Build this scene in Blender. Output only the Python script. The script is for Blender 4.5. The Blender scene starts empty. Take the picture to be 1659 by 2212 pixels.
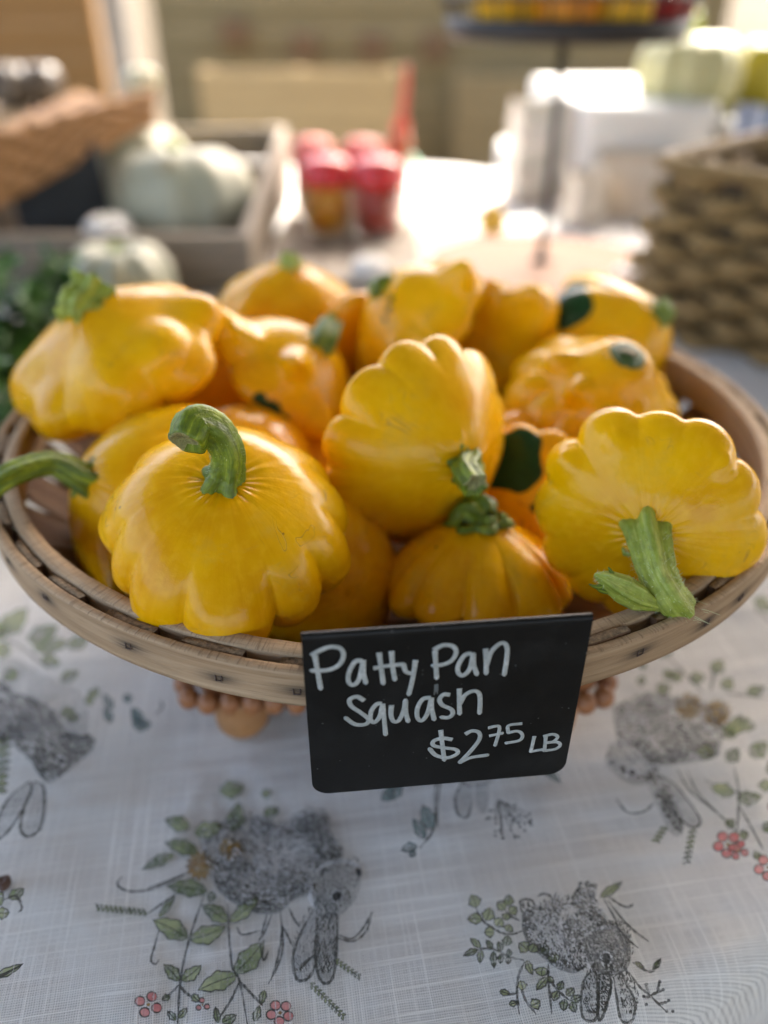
import bpy, math, random
import numpy as np
from mathutils import Vector, Matrix, Quaternion, noise as mnoise
PI = math.pi
scene = bpy.context.scene
COL = scene.collection

# ------------------------------------------------------------------ camera, sky, sun, exposure
CAM_Z, PITCH, FPX = 0.288, math.radians(33), 1703.0      # table top is z = 0, metres
cam_d = bpy.data.cameras.new('camera'); cam = bpy.data.objects.new('camera', cam_d); COL.objects.link(cam)
cam.location = (0, 0, CAM_Z); cam.rotation_euler = (PI/2 - PITCH, 0, 0)
cam_d.sensor_fit = 'VERTICAL'; cam_d.sensor_height = 36; cam_d.lens = 36*FPX/2212
cam_d.clip_start = 0.01; cam_d.clip_end = 3000
cam_d.dof.use_dof = True; cam_d.dof.focus_distance = 0.258; cam_d.dof.aperture_fstop = cam_d.lens/8.8
scene.camera = cam
SUN_EL, SUN_AZ = math.radians(47), math.radians(30)      # azimuth from +y towards +x
w = bpy.data.worlds.new('World'); scene.world = w; w.use_nodes = True
wn = w.node_tree; bg = wn.nodes['Background']
sky = wn.nodes.new('ShaderNodeTexSky'); sky.sky_type = 'NISHITA'; sky.sun_disc = False
sky.dust_density = 6.0; sky.ozone_density = .0; sky.air_density = .9; sky.sun_elevation = SUN_EL; sky.sun_rotation = SUN_AZ
wn.links.new(sky.outputs[0], bg.inputs[0]); bg.inputs[1].default_value = 0.15
sd = bpy.data.lights.new('sun', 'SUN'); sun = bpy.data.objects.new('sun', sd); COL.objects.link(sun)
sd.energy = 2.0; sd.angle = math.radians(0.5); sd.color = (1, .95, .87)
SUN = Vector((math.sin(SUN_AZ)*math.cos(SUN_EL), math.cos(SUN_AZ)*math.cos(SUN_EL), math.sin(SUN_EL)))
sun.rotation_euler = SUN.to_track_quat('Z', 'Y').to_euler(); sun.location = SUN*20
scene.view_settings.view_transform = 'Standard'; scene.view_settings.look = 'None'
scene.view_settings.gamma = 1; scene.view_settings.exposure = 3.0
scene.render.engine = 'CYCLES'; scene.cycles.use_denoising = True
scene.cycles.max_bounces = 8; scene.cycles.transparent_max_bounces = 24
scene.cycles.sample_clamp_indirect = 6; scene.cycles.caustics_reflective = False; scene.cycles.caustics_refractive = False

# ------------------------------------------------------------------ measuring helpers
CP, SP = math.cos(PITCH), math.sin(PITCH)
def ray(px, py):
    u, v = (px-829.5)/FPX, (py-1106)/FPX
    return Vector((u, CP - v*SP, -SP - v*CP))
def at(px, py, depth=None, y=None, z=None):
    d = ray(px, py)
    if y is not None: depth = y/d.y
    if z is not None: depth = (z-CAM_Z)/d.z
    return d*depth + Vector((0, 0, CAM_Z))
def depth_of(p): return p.y*CP - (p.z-CAM_Z)*SP
def view_dir(pos, r, u, t):          # right / up / towards the lens, as seen along the sight line to pos
    look = (Vector(pos)-Vector((0, 0, CAM_Z))).normalized()
    right = (Vector((1, 0, 0)) - look*look.x).normalized(); up = right.cross(look)
    return (right*r + up*u - look*t).normalized()

# ------------------------------------------------------------------ object helpers
def tag(o, label=None, cat=None, group=None, kind=None):
    if label: o['label'] = label
    if cat: o['category'] = cat
    if group: o['group'] = group
    if kind: o['kind'] = kind
    return o
def empty(name, loc, label, cat, group=None, rz=0):
    o = bpy.data.objects.new(name, None); COL.objects.link(o); o.location = loc; o.rotation_euler = (0, 0, rz)
    o.empty_display_size = .02
    return tag(o, label, cat, group)
def mesh_obj(name, V, F, mat, parent=None, smooth=True, uv=None, attr=None, mats=None, fmat=None, world=True):
    """V (n,3); F quads/tris list or array.  Vertices in world space are moved into the parent's space."""
    me = bpy.data.meshes.new(name)
    V = np.asarray(V, float)
    if parent is not None and world:
        M = np.array(mw(parent).inverted()); V = V @ M[:3, :3].T + M[:3, 3]
    me.from_pydata(V.tolist(), [], F.tolist() if isinstance(F, np.ndarray) else F)
    if uv is not None:
        l = me.uv_layers.new(name='UVMap')
        idx = np.empty(len(me.loops), np.int32); me.loops.foreach_get('vertex_index', idx)
        l.data.foreach_set('uv', np.asarray(uv, np.float32)[idx].ravel())
    for k, a in (attr or {}).items():
        A = me.color_attributes.new(k, 'FLOAT_COLOR', 'POINT')
        a = np.asarray(a, np.float32)
        if a.ndim == 1: a = np.stack([a, a, a, np.ones_like(a)], 1)
        A.data.foreach_set('color', a.ravel())
    for m in (mats or [mat]): me.materials.append(m)
    if fmat is not None: me.polygons.foreach_set('material_index', np.asarray(fmat, np.int32))
    if smooth: me.polygons.foreach_set('use_smooth', np.ones(len(me.polygons), bool))
    me.update()
    o = bpy.data.objects.new(name, me); COL.objects.link(o)
    if parent is not None: o.parent = parent
    return o
def mw(o):
    M = Matrix.LocRotScale(o.location, o.rotation_euler, o.scale)
    return mw(o.parent) @ M if o.parent else M
def copy_part(o, parent, loc=None, rot=None):
    c = o.copy(); COL.objects.link(c); c.parent = parent
    if loc is not None: c.location = loc
    if rot is not None: c.rotation_euler = rot
    return c
def grid_faces(nu, nv, wrap_u=True, wrap_v=False):
    """vertex index = v*nu + u"""
    U = np.arange(nu if wrap_u else nu-1); W = np.arange(nv if wrap_v else nv-1)
    u, v = np.meshgrid(U, W)
    u2, v2 = (u+1) % nu, (v+1) % nv
    return np.stack([v*nu+u, v*nu+u2, v2*nu+u2, v2*nu+u], -1).reshape(-1, 4)
def crom(P, n):
    P = np.asarray(P, float)
    if len(P) == 2: return P[0] + (P[1]-P[0])*np.linspace(0, 1, n)[:, None]
    Q = np.vstack([2*P[0]-P[1], P, 2*P[-1]-P[-2]])
    t = np.linspace(0, len(P)-1-1e-9, n); i = t.astype(int); f = (t-i)[:, None]
    a, b, c, d = Q[i], Q[i+1], Q[i+2], Q[i+3]
    return .5*(2*b + (c-a)*f + (2*a-5*b+4*c-d)*f*f + (3*b-a-3*c+d)*f**3)
def frames(C):
    T = np.gradient(C, axis=0); T /= np.linalg.norm(T, axis=1)[:, None] + 1e-12
    n = np.cross(T[0], [0.31, .17, .93]); n /= np.linalg.norm(n)
    N = []
    for t in T:
        n = n - t*np.dot(n, t); n /= np.linalg.norm(n)+1e-12; N.append(n)
    N = np.array(N); return T, N, np.cross(T, N)
def sweep(path, rad, nseg=12, npts=24, ridges=0, ramp=0, flat=None, caps=True, twist=0, seed=0, rough=0):
    """tube along a path; returns V, F, UV.  rad: radii at the control points."""
    C = crom(path, npts); r = np.interp(np.linspace(0, 1, npts), np.linspace(0, 1, len(rad)), rad)
    ra = np.interp(np.linspace(0, 1, npts), np.linspace(0, 1, len(np.atleast_1d(ramp))), np.atleast_1d(ramp)) if np.ndim(ramp) else np.full(npts, ramp)
    T, N, B = frames(C)
    if flat is not None:
        up = np.asarray(flat[0], float); N = np.cross(T, up); N /= np.linalg.norm(N, axis=1)[:, None]+1e-12; B = np.tile(up, (npts, 1))
    th = np.linspace(0, 2*PI, nseg, endpoint=False)
    rng = np.random.default_rng(seed)
    rr = r[:, None]*(1 + ra[:, None]*np.cos(ridges*(th[None]+twist*np.linspace(0, 1, npts)[:, None])))
    if rough: rr *= 1 + rough*rng.normal(size=rr.shape)
    fb = flat[1] if flat is not None else 1
    V = C[:, None] + rr[..., None]*(np.cos(th)[None, :, None]*N[:, None] + fb*np.sin(th)[None, :, None]*B[:, None])
    L = np.r_[0, np.cumsum(np.linalg.norm(np.diff(C, axis=0), axis=1))]
    uv = np.stack([np.tile(th/(2*PI), (npts, 1)), np.tile(L[:, None], (1, nseg))], -1).reshape(-1, 2)
    V = V.reshape(-1, 3); F = grid_faces(nseg, npts).tolist()
    if caps:
        F.append(list(range(nseg))[::-1]); F.append([(npts-1)*nseg+i for i in range(nseg)])
    return V, F, uv
def join(parts):
    V, F, U = [], [], []; n = 0
    for p in parts:
        v, f = p[0], p[1]; V.append(np.asarray(v, float)); F += [[i+n for i in q] for q in (f.tolist() if isinstance(f, np.ndarray) else f)]
        if len(p) > 2: U.append(p[2])
        n += len(v)
    return np.vstack(V), F, (np.vstack(U) if U else None)
def lathe(prof, n=32, center=(0, 0, 0), wob=None):
    prof = np.asarray(prof, float); th = np.linspace(0, 2*PI, n, endpoint=False)
    r, z = prof[:, 0:1], prof[:, 1:2]
    V = np.stack([r*np.cos(th), r*np.sin(th), z+0*th], -1)
    if wob is not None: V[..., :2] *= wob(th, prof[:, 1])[..., None]
    V = V.reshape(-1, 3)+np.asarray(center, float)
    return V, grid_faces(n, len(prof))
def box(c, s, R=None, bev=.0):
    """eight-vertex box, or a bevelled one"""
    x, y, z = np.asarray(s, float)/2; b = min(bev, .45*min(s))
    if b <= 0:
        V = np.array([[i*x, j*y, k*z] for k in (-1, 1) for j in (-1, 1) for i in (-1, 1)])
        F = [[0, 2, 3, 1], [4, 5, 7, 6], [0, 1, 5, 4], [2, 6, 7, 3], [0, 4, 6, 2], [1, 3, 7, 5]]
    else:
        ring = [(-x+b, -y), (x-b, -y), (x, -y+b), (x, y-b), (x-b, y), (-x+b, y), (-x, y-b), (-x, -y+b)]
        ins = [((abs(p)-b*.7)*np.sign(p), (abs(q)-b*.7)*np.sign(q)) for p, q in ring]
        V = np.array([(p, q, -z) for p, q in ins]+[(p, q, -z+b) for p, q in ring]+[(p, q, z-b) for p, q in ring]+[(p, q, z) for p, q in ins])
        F = grid_faces(8, 4).tolist()+[list(range(8))[::-1], list(range(24, 32))]
    if R is not None: V = V @ np.array(R.to_3x3() if hasattr(R, 'to_3x3') else R).T
    return V+np.asarray(c, float), F

# ------------------------------------------------------------------ material helpers
class M:
    def __init__(s, name):
        s.m = bpy.data.materials.new(name); s.m.use_nodes = True; s.t = s.m.node_tree
        s.out = s.t.nodes['Material Output']; s.bsdf = s.t.nodes['Principled BSDF']; s._tc = None
    def n(s, typ, ins=None, **kw):
        x = s.t.nodes.new(typ)
        for k, v in kw.items(): setattr(x, k, v)
        for k, v in (ins or {}).items(): s.set(x.inputs[k], v)
        return x
    def set(s, sock, v):
        if isinstance(v, bpy.types.NodeSocket): s.t.links.new(v, sock)
        elif isinstance(v, bpy.types.Node): s.t.links.new(v.outputs[0], sock)
        else:
            if sock.type == 'RGBA' and len(v) == 3: v = (*v, 1)
            sock.default_value = v
    def tc(s, o='Object'):
        if s._tc is None: s._tc = s.n('ShaderNodeTexCoord')
        return s._tc.outputs[o]
    def map(s, vec, scale=(1, 1, 1), rot=(0, 0, 0), loc=(0, 0, 0)):
        return s.n('ShaderNodeMapping', {0: vec, 1: loc, 2: rot, 3: scale}).outputs[0]
    def noise(s, vec, scale, detail=3, rough=.55, dist=0):
        return s.n('ShaderNodeTexNoise', {'Vector': vec, 'Scale': scale, 'Detail': detail, 'Roughness': rough, 'Distortion': dist}).outputs[0]
    def vor(s, vec, scale, feature='F1', rnd=1):
        return s.n('ShaderNodeTexVoronoi', {'Vector': vec, 'Scale': scale, 'Randomness': rnd}, feature=feature)
    def ramp(s, f, stops):
        r = s.n('ShaderNodeValToRGB', {0: f}); e = r.color_ramp.elements
        while len(e) < len(stops): e.new(.5)
        for q, (p, c) in zip(e, stops): q.position = p; q.color = (*c, 1) if not np.isscalar(c) else (c, c, c, 1)
        return r.outputs[0]
    def mix(s, f, a, b, mode='MIX'):
        x = s.n('ShaderNodeMix', data_type='RGBA', blend_type=mode); s.set(x.inputs[0], f); s.set(x.inputs[6], a); s.set(x.inputs[7], b)
        return x.outputs[2]
    def math(s, op, a, b=0., c=None, clamp=False):
        x = s.n('ShaderNodeMath', operation=op, use_clamp=clamp); s.set(x.inputs[0], a); s.set(x.inputs[1], b)
        if c is not None: s.set(x.inputs[2], c)
        return x.outputs[0]
    def attr(s, name): return s.n('ShaderNodeAttribute', attribute_name=name)
    def bump(s, h, strength=.3, dist=.001, nrm=None):
        b = s.n('ShaderNodeBump', {'Strength': strength, 'Distance': dist, 'Height': h})
        if nrm is not None: s.set(b.inputs['Normal'], nrm)
        return b.outputs[0]
    def P(s, **kw):
        for k, v in kw.items():
            s.set(s.bsdf.inputs[{'color': 'Base Color', 'rough': 'Roughness', 'normal': 'Normal', 'coat': 'Coat Weight', 'coat_rough': 'Coat Roughness',
                   'sss': 'Subsurface Weight', 'sss_r': 'Subsurface Radius', 'sss_s': 'Subsurface Scale', 'spec': 'Specular IOR Level', 'trans': 'Transmission Weight',
                   'ior': 'IOR', 'alpha': 'Alpha', 'metal': 'Metallic', 'sheen': 'Sheen Weight'}[k]], v)
        return s.m
def simple(name, col, rough=.6, var=.15, scale=40, bump=0, **kw):
    m = M(name); v = m.tc()
    n = m.noise(v, scale, 4)
    c = m.ramp(n, [(.3, tuple(max(0, x*(1-var)) for x in col)), (.7, tuple(min(1, x*(1+var)) for x in col))])
    if bump: kw['normal'] = m.bump(m.noise(v, scale*3, 4), bump, .002)
    return m.P(color=c, rough=rough, **kw)

def mat_squash():
    m = M('squash_skin'); v = m.tc(); uv = m.tc('UV'); a = m.attr('pigment')
    sep = m.n('ShaderNodeSeparateColor', {0: a.outputs['Color']})
    streak = m.noise(m.map(uv, (46, 1.6, 1)), 1.0, 4, .6)                     # running from stem to blossom end
    patch = m.noise(v, 34, 3)
    fine = m.noise(v, 260, 3)
    base = m.ramp(patch, [(.22, (.66, .27, .0003)), (.52, (.79, .395, .0005)), (.8, (.87, .485, .0012))])
    base = m.mix(m.math('MULTIPLY', m.ramp(streak, [(.45, 0), (.75, 1)]), .32), base, (.90, .49, .010))
    base = m.mix(m.math('MULTIPLY', m.ramp(fine, [(.5, 0), (.75, 1)]), .38), base, (.90, .50, .02))
    film = m.math('MULTIPLY', m.ramp(m.noise(v, 48, 5, .7), [(.54, 0), (.70, 1)]), .30)
    base = m.mix(film, base, (.62, .40, .07))
    base = m.mix(sep.outputs[1], base, (.72, .25, .004))                      # deeper orange, used on the half-hidden squash
    vr = m.vor(v, 95); sp = m.math('LESS_THAN', vr.outputs['Distance'], .07)
    pick = m.math('GREATER_THAN', m.n('ShaderNodeSeparateColor', {0: vr.outputs['Color']}).outputs[0], .78)
    dirt = m.math('MULTIPLY', m.math('MULTIPLY', sp, pick), .8)
    base = m.mix(dirt, base, (.22, .10, .015))
    scr = m.noise(m.map(v, (18, 18, 110), (.6, .4, .2)), 1.0, 5, .7)          # scuffs
    base = m.mix(m.math('MULTIPLY', m.ramp(scr, [(.63, 0), (.72, 1)]), .45), base, (.62, .36, .06))
    rid = m.math('ABSOLUTE', m.math('SUBTRACT', m.noise(m.map(v, (60, 60, 60)), 1.0, 2, .5, 1.5), .5))
    msk = m.ramp(m.noise(v, 22, 3), [(.58, 0), (.66, 1)])
    scar = m.math('MULTIPLY', m.ramp(rid, [(.004, 1), (.014, 0)]), msk)
    base = m.mix(m.math('MULTIPLY', scar, .65), base, (.36, .20, .05))
    gn = m.math('ADD', sep.outputs[0], m.math('MULTIPLY', m.math('SUBTRACT', m.noise(v, 220, 5, .7), .5), .55))
    base = m.mix(m.ramp(gn, [(.40, 0), (.60, 1)]), base, m.mix(fine, (.006, .035, .012), (.02, .07, .02)))
    base = m.mix(sep.outputs[2], base, (.55, .50, .10))                      # green tinge round the stem
    rough = m.ramp(m.noise(v, 60, 4), [(.3, .13), (.55, .24), (.75, .42)])
    h = m.math('ADD', m.math('MULTIPLY', m.noise(v, 420, 3), .30), m.math('MULTIPLY', streak, .35))
    h = m.math('ADD', h, m.math('MULTIPLY', m.noise(v, 110, 2), .9))
    h = m.math('ADD', h, m.math('MULTIPLY', scr, .35)); h = m.math('SUBTRACT', h, m.math('MULTIPLY', scar, .5))
    return m.P(color=base, rough=rough, normal=m.bump(h, .30, .0012), coat=.12, coat_rough=.06, sss=.03, sss_r=(1, .5, .02), sss_s=.003, spec=.15)
def mat_stem(name, c0, c1, c2):
    m = M(name); uv = m.tc('UV'); v = m.tc()
    st = m.noise(m.map(uv, (16, 60, 1)), 1.0, 3)
    st2 = m.noise(m.map(uv, (34, 90, 1)), 1.0, 3)
    c = m.ramp(st, [(.3, c0), (.55, c1), (.72, c2)])
    c = m.mix(m.math('MULTIPLY', m.ramp(st2, [(.55, 0), (.68, 1)]), .5), c, c2)
    c = m.mix(m.ramp(m.noise(v, 300, 3), [(.4, 0), (.7, .5)]), c, tuple(x*.6 for x in c0))
    return m.P(color=c, rough=.5, normal=m.bump(m.math('ADD', st2, m.noise(v, 700, 2)), .5, .0008), sss=.08, sss_r=(.3, 1, .1), sss_s=.002)
def mat_wood(name, c0, c1, c2, along='u', stain=False, saw=False, dens=1.0):
    """UV metres; grain runs along u"""
    m = M(name); uv = m.tc('UV'); v = m.tc()
    g = m.noise(m.map(uv, (9*dens, 260*dens, 1)), 1.0, 5, .62, .4)
    g2 = m.noise(m.map(uv, (60*dens, 1500*dens, 1)), 1.0, 3, .6)
    c = m.ramp(g, [(.28, c0), (.5, c1), (.74, c2)])
    c = m.mix(m.math('MULTIPLY', m.ramp(g2, [(.55, 0), (.75, 1)]), .45), c, tuple(x*.45 for x in c0))
    h = m.math('ADD', g, g2)
    if saw:
        s = m.noise(m.map(uv, (1300, 90, 1), (0, 0, .25)), 1.0, 2)
        c = m.mix(m.math('MULTIPLY', m.ramp(s, [(.52, 0), (.66, 1)]), .55), c, tuple(x*.5 for x in c0))
        h = m.math('ADD', h, m.math('MULTIPLY', s, 1.5))
    blot = m.noise(v, 28, 4)
    c = m.mix(m.math('MULTIPLY', m.ramp(blot, [(.45, 0), (.75, 1)]), .4), c, tuple(x*.7 for x in c1))
    if stain:
        a = m.attr('stain'); f = m.math('MULTIPLY', a.outputs['Fac'], m.ramp(g2, [(.3, .55), (.6, 1)]))
        c = m.mix(f, c, (.012, .013, .016))
    return m.P(color=c, rough=.72, spec=.25, normal=m.bump(h, .55, .0009))

MAT = {}
MAT['squash'] = mat_squash()
MAT['stem'] = mat_stem('stem_green', (.055, .095, .003), (.165, .235, .007), (.36, .42, .03))
MAT['stem_pale'] = mat_stem('stem_pale', (.21, .27, .024), (.35, .42, .055), (.56, .61, .16))
MAT['stem_dark'] = mat_stem('stem_dark', (.014, .045, .008), (.04, .095, .014), (.09, .17, .03))
MAT['cut'] = simple('cut_stem_end', (.34, .33, .13), .8, .45, 500, .8)
MAT['hoop'] = mat_wood('hoop_wood', (.24, .15, .08), (.40, .275, .16), (.52, .385, .25), stain=True, dens=.8)
MAT['hoop_top'] = mat_wood('hoop_sawn_edge', (.30, .19, .105), (.46, .32, .19), (.57, .42, .27), saw=True)
MAT['stave'] = mat_wood('stave_wood', (.10, .052, .026), (.17, .095, .05), (.24, .145, .08))
MAT['stave_end'] = simple('stave_end_grain', (.36, .24, .13), .85, .5, 700, 1.0)
MAT['bead'] = simple('bead_wood', (.27, .105, .035), .45, .25, 60)
MAT['bead2'] = simple('bead_wood_light', (.36, .17, .06), .45, .2, 60)
MAT['wire'] = simple('staple_steel', (.10, .07, .06), .5, .4, 300, metal=.6)

# ------------------------------------------------------------------ setting: ground
def mat_ground():
    m = M('dry_ground'); v = m.tc()
    c = m.ramp(m.noise(v, .9, 6, .6), [(.3, (.085, .060, .028)), (.55, (.115, .084, .043)), (.75, (.15, .113, .06))])
    c = m.mix(m.ramp(m.noise(v, 60, 4), [(.4, 0), (.7, .6)]), c, (.075, .053, .025))
    return m.P(color=c, rough=.9, normal=m.bump(m.noise(v, 90, 4), .6, .02))
S = 400
gx = np.linspace(-S, S, 9); GX, GY = np.meshgrid(gx, gx)
GZ = -.75+0*GX
o = mesh_obj('ground', np.stack([GX, GY, GZ], -1).reshape(-1, 3), grid_faces(9, 9, False), mat_ground()); tag(o, kind='structure')

# ------------------------------------------------------------------ canopy that shades the stall (its far post is in view)
def mat_canopy():
    m = M('canopy_fabric'); d = m.n('ShaderNodeBsdfDiffuse', {0: (.13, .125, .115, 1)}); t = m.n('ShaderNodeBsdfTranslucent', {0: (.08, .075, .065, 1)})
    x = m.n('ShaderNodeMixShader', {0: .2, 1: d.outputs[0], 2: t.outputs[0]}); m.set(m.out.inputs[0], x.outputs[0]); return m.m
Nn = np.array([-.1, 1, 0])/1.01**.5; CT = np.array([-1, -.1, 0])/1.01**.5
CZ = 1.5
shift = SUN.xy/SUN.z*CZ
n_edge = float((np.array([0, 1.20, 0])+np.array([*shift, 0]))@Nn)
can = empty('market_canopy', tuple(n_edge*Nn + .48*CT + np.array([0, 0, -.75])), 'grey metal post of the white market canopy standing behind the stall at left', 'canopy')
n0, n1, s0, s1 = n_edge-6.2, n_edge, -5.6, 1.9
ns, nt = np.linspace(n0, n1, 13), np.linspace(s0, s1, 13)
A, B = np.meshgrid(ns, nt)
ridge = CZ + .7*(1-np.maximum(abs(A-(n0+n1)/2)/((n1-n0)/2), abs(B-(s0+s1)/2)/((s1-s0)/2)))
Vc = A[..., None]*Nn + B[..., None]*CT + ridge[..., None]*np.array([0, 0, 1])
mesh_obj('canopy_fabric', Vc.reshape(-1, 3), grid_faces(13, 13, False), mat_canopy(), can)
post_m = simple('post_metal', (.20, .185, .165), .5, .1, 20)
for n_, s_ in ((n1-.03, .42), (n1-.03, s1-.06), (n1-.03, s0+.06), (n0+.03, s1-.06), (n0+.03, s0+.06)):
    p = n_*Nn + s_*CT
    V, F = box((p[0], p[1], (CZ+.02-.75)/2), (.055, .055, CZ+.02+.75), None, .006)
    mesh_obj('canopy_post', V, F, post_m, can, smooth=False)

# ------------------------------------------------------------------ printed tablecloth on the round table
TC, TR, WROT = Vector((-.25, .955, 0)), .895, math.radians(9)
def weave(m):
    """returns (thread height, hole factor, slub) for the linen, pitch 0.7 mm"""
    v = m.map(m.tc(), (1, 1, 1), (0, 0, -WROT))
    wob = m.noise(v, 25, 2)
    sx = m.n('ShaderNodeSeparateXYZ', {0: v})
    x = m.math('ADD', sx.outputs[0], m.math('MULTIPLY', wob, .003)); y = m.math('ADD', sx.outputs[1], m.math('MULTIPLY', wob, .003))
    k = 2*PI/.00084
    a = m.math('ABSOLUTE', m.math('SINE', m.math('MULTIPLY', x, k/2))); b = m.math('ABSOLUTE', m.math('SINE', m.math('MULTIPLY', y, k/2)))
    slx = m.noise(m.map(v, (950, 12, 1)), 1, 2, .6); sly = m.noise(m.map(v, (12, 950, 1)), 1, 2, .6)
    sl = m.math('MAXIMUM', slx, sly)
    hole = m.math('MULTIPLY', m.ramp(a, [(.35, 1), (.75, 0)]), m.ramp(b, [(.35, 1), (.75, 0)]))
    hole = m.math('MULTIPLY', hole, m.ramp(sl, [(.55, 1), (.74, .25)]))
    return m.math('MAXIMUM', a, b), hole, sl, v
def mat_cloth():
    m = M('printed_linen'); h, hole, sl, v = weave(m)
    c = m.ramp(sl, [(.42, (.66, .645, .615)), (.60, (.755, .74, .705)), (.74, (.87, .855, .82))])
    c = m.mix(m.math('MULTIPLY', hole, .9), c, (.13, .13, .14))
    c = m.mix(m.ramp(m.noise(v, 14, 3), [(.45, 0), (.75, .16)]), c, (.52, .47, .38))
    return m.P(color=c, rough=.85, spec=.1, normal=m.bump(m.math('ADD', h, m.math('MULTIPLY', sl, 2.0)), .5, .0004, m.bump(m.math('ADD', m.noise(v, 14, 2, .5, .8), m.math('MULTIPLY', m.noise(m.map(v, (5, 40, 1), (0, 0, .5)), 1, 2), .6)), .55, .012)), sheen=.1)
MAT['cloth'] = mat_cloth()
nth = 360; th = np.linspace(0, 2*PI, nth, endpoint=False)
rr = list(np.linspace(.02, TR-.03, 34)); prof = [(r, 0.) for r in rr]
ro = .016
prof += [(TR-ro+ro*math.sin(q), -ro+ro*math.cos(q)) for q in np.linspace(0, PI/2, 8)]
prof += [(TR+.002+.02*t, -ro-.34*t) for t in np.linspace(.06, 1, 12)]
P_ = np.array(prof)
rad = P_[:, 0][:, None] + np.clip((-P_[:, 1]-ro)/.34, 0, 1)[:, None]*(.03*np.sin(th*19+1.3*np.sin(3*th)))[None]
Vt = np.stack([rad*np.cos(th), rad*np.sin(th), P_[:, 1][:, None]+0*rad], -1)
# very slight unevenness of the cloth on the table
xx, yy = Vt[..., 0], Vt[..., 1]
Vt[..., 2] += .0006*np.sin(31*xx+7*yy)*np.sin(17*yy-5*xx) - .0008
Vt = Vt.reshape(-1, 3)+np.array(TC)
Fc = grid_faces(nth, len(prof)).tolist(); Fc.append(list(range(nth))[::-1]); Fc[-1] = Fc[-1][::-1]
cloth = mesh_obj('tablecloth', Vt, Fc, MAT['cloth']); tag(cloth, 'white linen tablecloth printed with grey rabbits and wildflowers under the squash basket', 'tablecloth')

# --- the print: flat ink shapes lying on the linen
def mat_ink(name, col, cover=.85, light=None, sc=900, contrast=(.42, .58)):
    m = M(name); h, hole, sl, v = weave(m)
    n = m.noise(v, sc, 3, .65); n2 = m.noise(v, 90, 3)
    f = m.ramp(m.math('ADD', m.math('MULTIPLY', n, .62), m.math('MULTIPLY', n2, .38)), [(contrast[0], 0), (contrast[1], 1)])
    f = m.math('MULTIPLY', f, cover); f = m.math('MULTIPLY', f, m.ramp(sl, [(.5, 1), (.72, .45)]))
    c = m.mix(m.ramp(n2, [(.4, 0), (.62, 1)]), col, light) if light else col
    d = m.bsdf; m.P(color=c, rough=.9, spec=.05)
    t = m.n('ShaderNodeBsdfTransparent'); x = m.n('ShaderNodeMixShader', {0: f, 1: t.outputs[0], 2: d.outputs[0]})
    m.set(m.out.inputs[0], x.outputs[0]); return m.m
INK = {'line': mat_ink('ink_line', (.055, .055, .045), .9, None, 500, (.25, .45)),
       'fur': mat_ink('ink_fur', (.13, .132, .13), .62, None, 1300, (.34, .62)),
       'fur_light': mat_ink('ink_fur_light', (.19, .19, .19), .56, None, 1300, (.34, .62)),
       'dark': mat_ink('ink_dark', (.035, .035, .035), .95, None, 600, (.2, .4)),
       'leaf': mat_ink('ink_leaf', (.10, .14, .045), .85, (.36, .40, .20), 700, (.3, .5)),
       'teal': mat_ink('ink_teal', (.09, .16, .16), .85, (.2, .28, .27), 700, (.3, .5)),
       'yellow': mat_ink('ink_yellow', (.42, .27, .07), .85, (.25, .14, .04), 500, (.3, .5)),
       'pink': mat_ink('ink_pink', (.52, .10, .10), .85, (.62, .22, .20), 600, (.25, .45)),
       'white': mat_ink('ink_white', (.72, .72, .73), .9, None, 600, (.2, .4))}
ink_z = [0.0]
def tcrop(x0, y0, sc): return lambda p: at((x0+p[0]/sc)*.73733, (y0+p[1]/sc)*.73733, z=.0)
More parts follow.
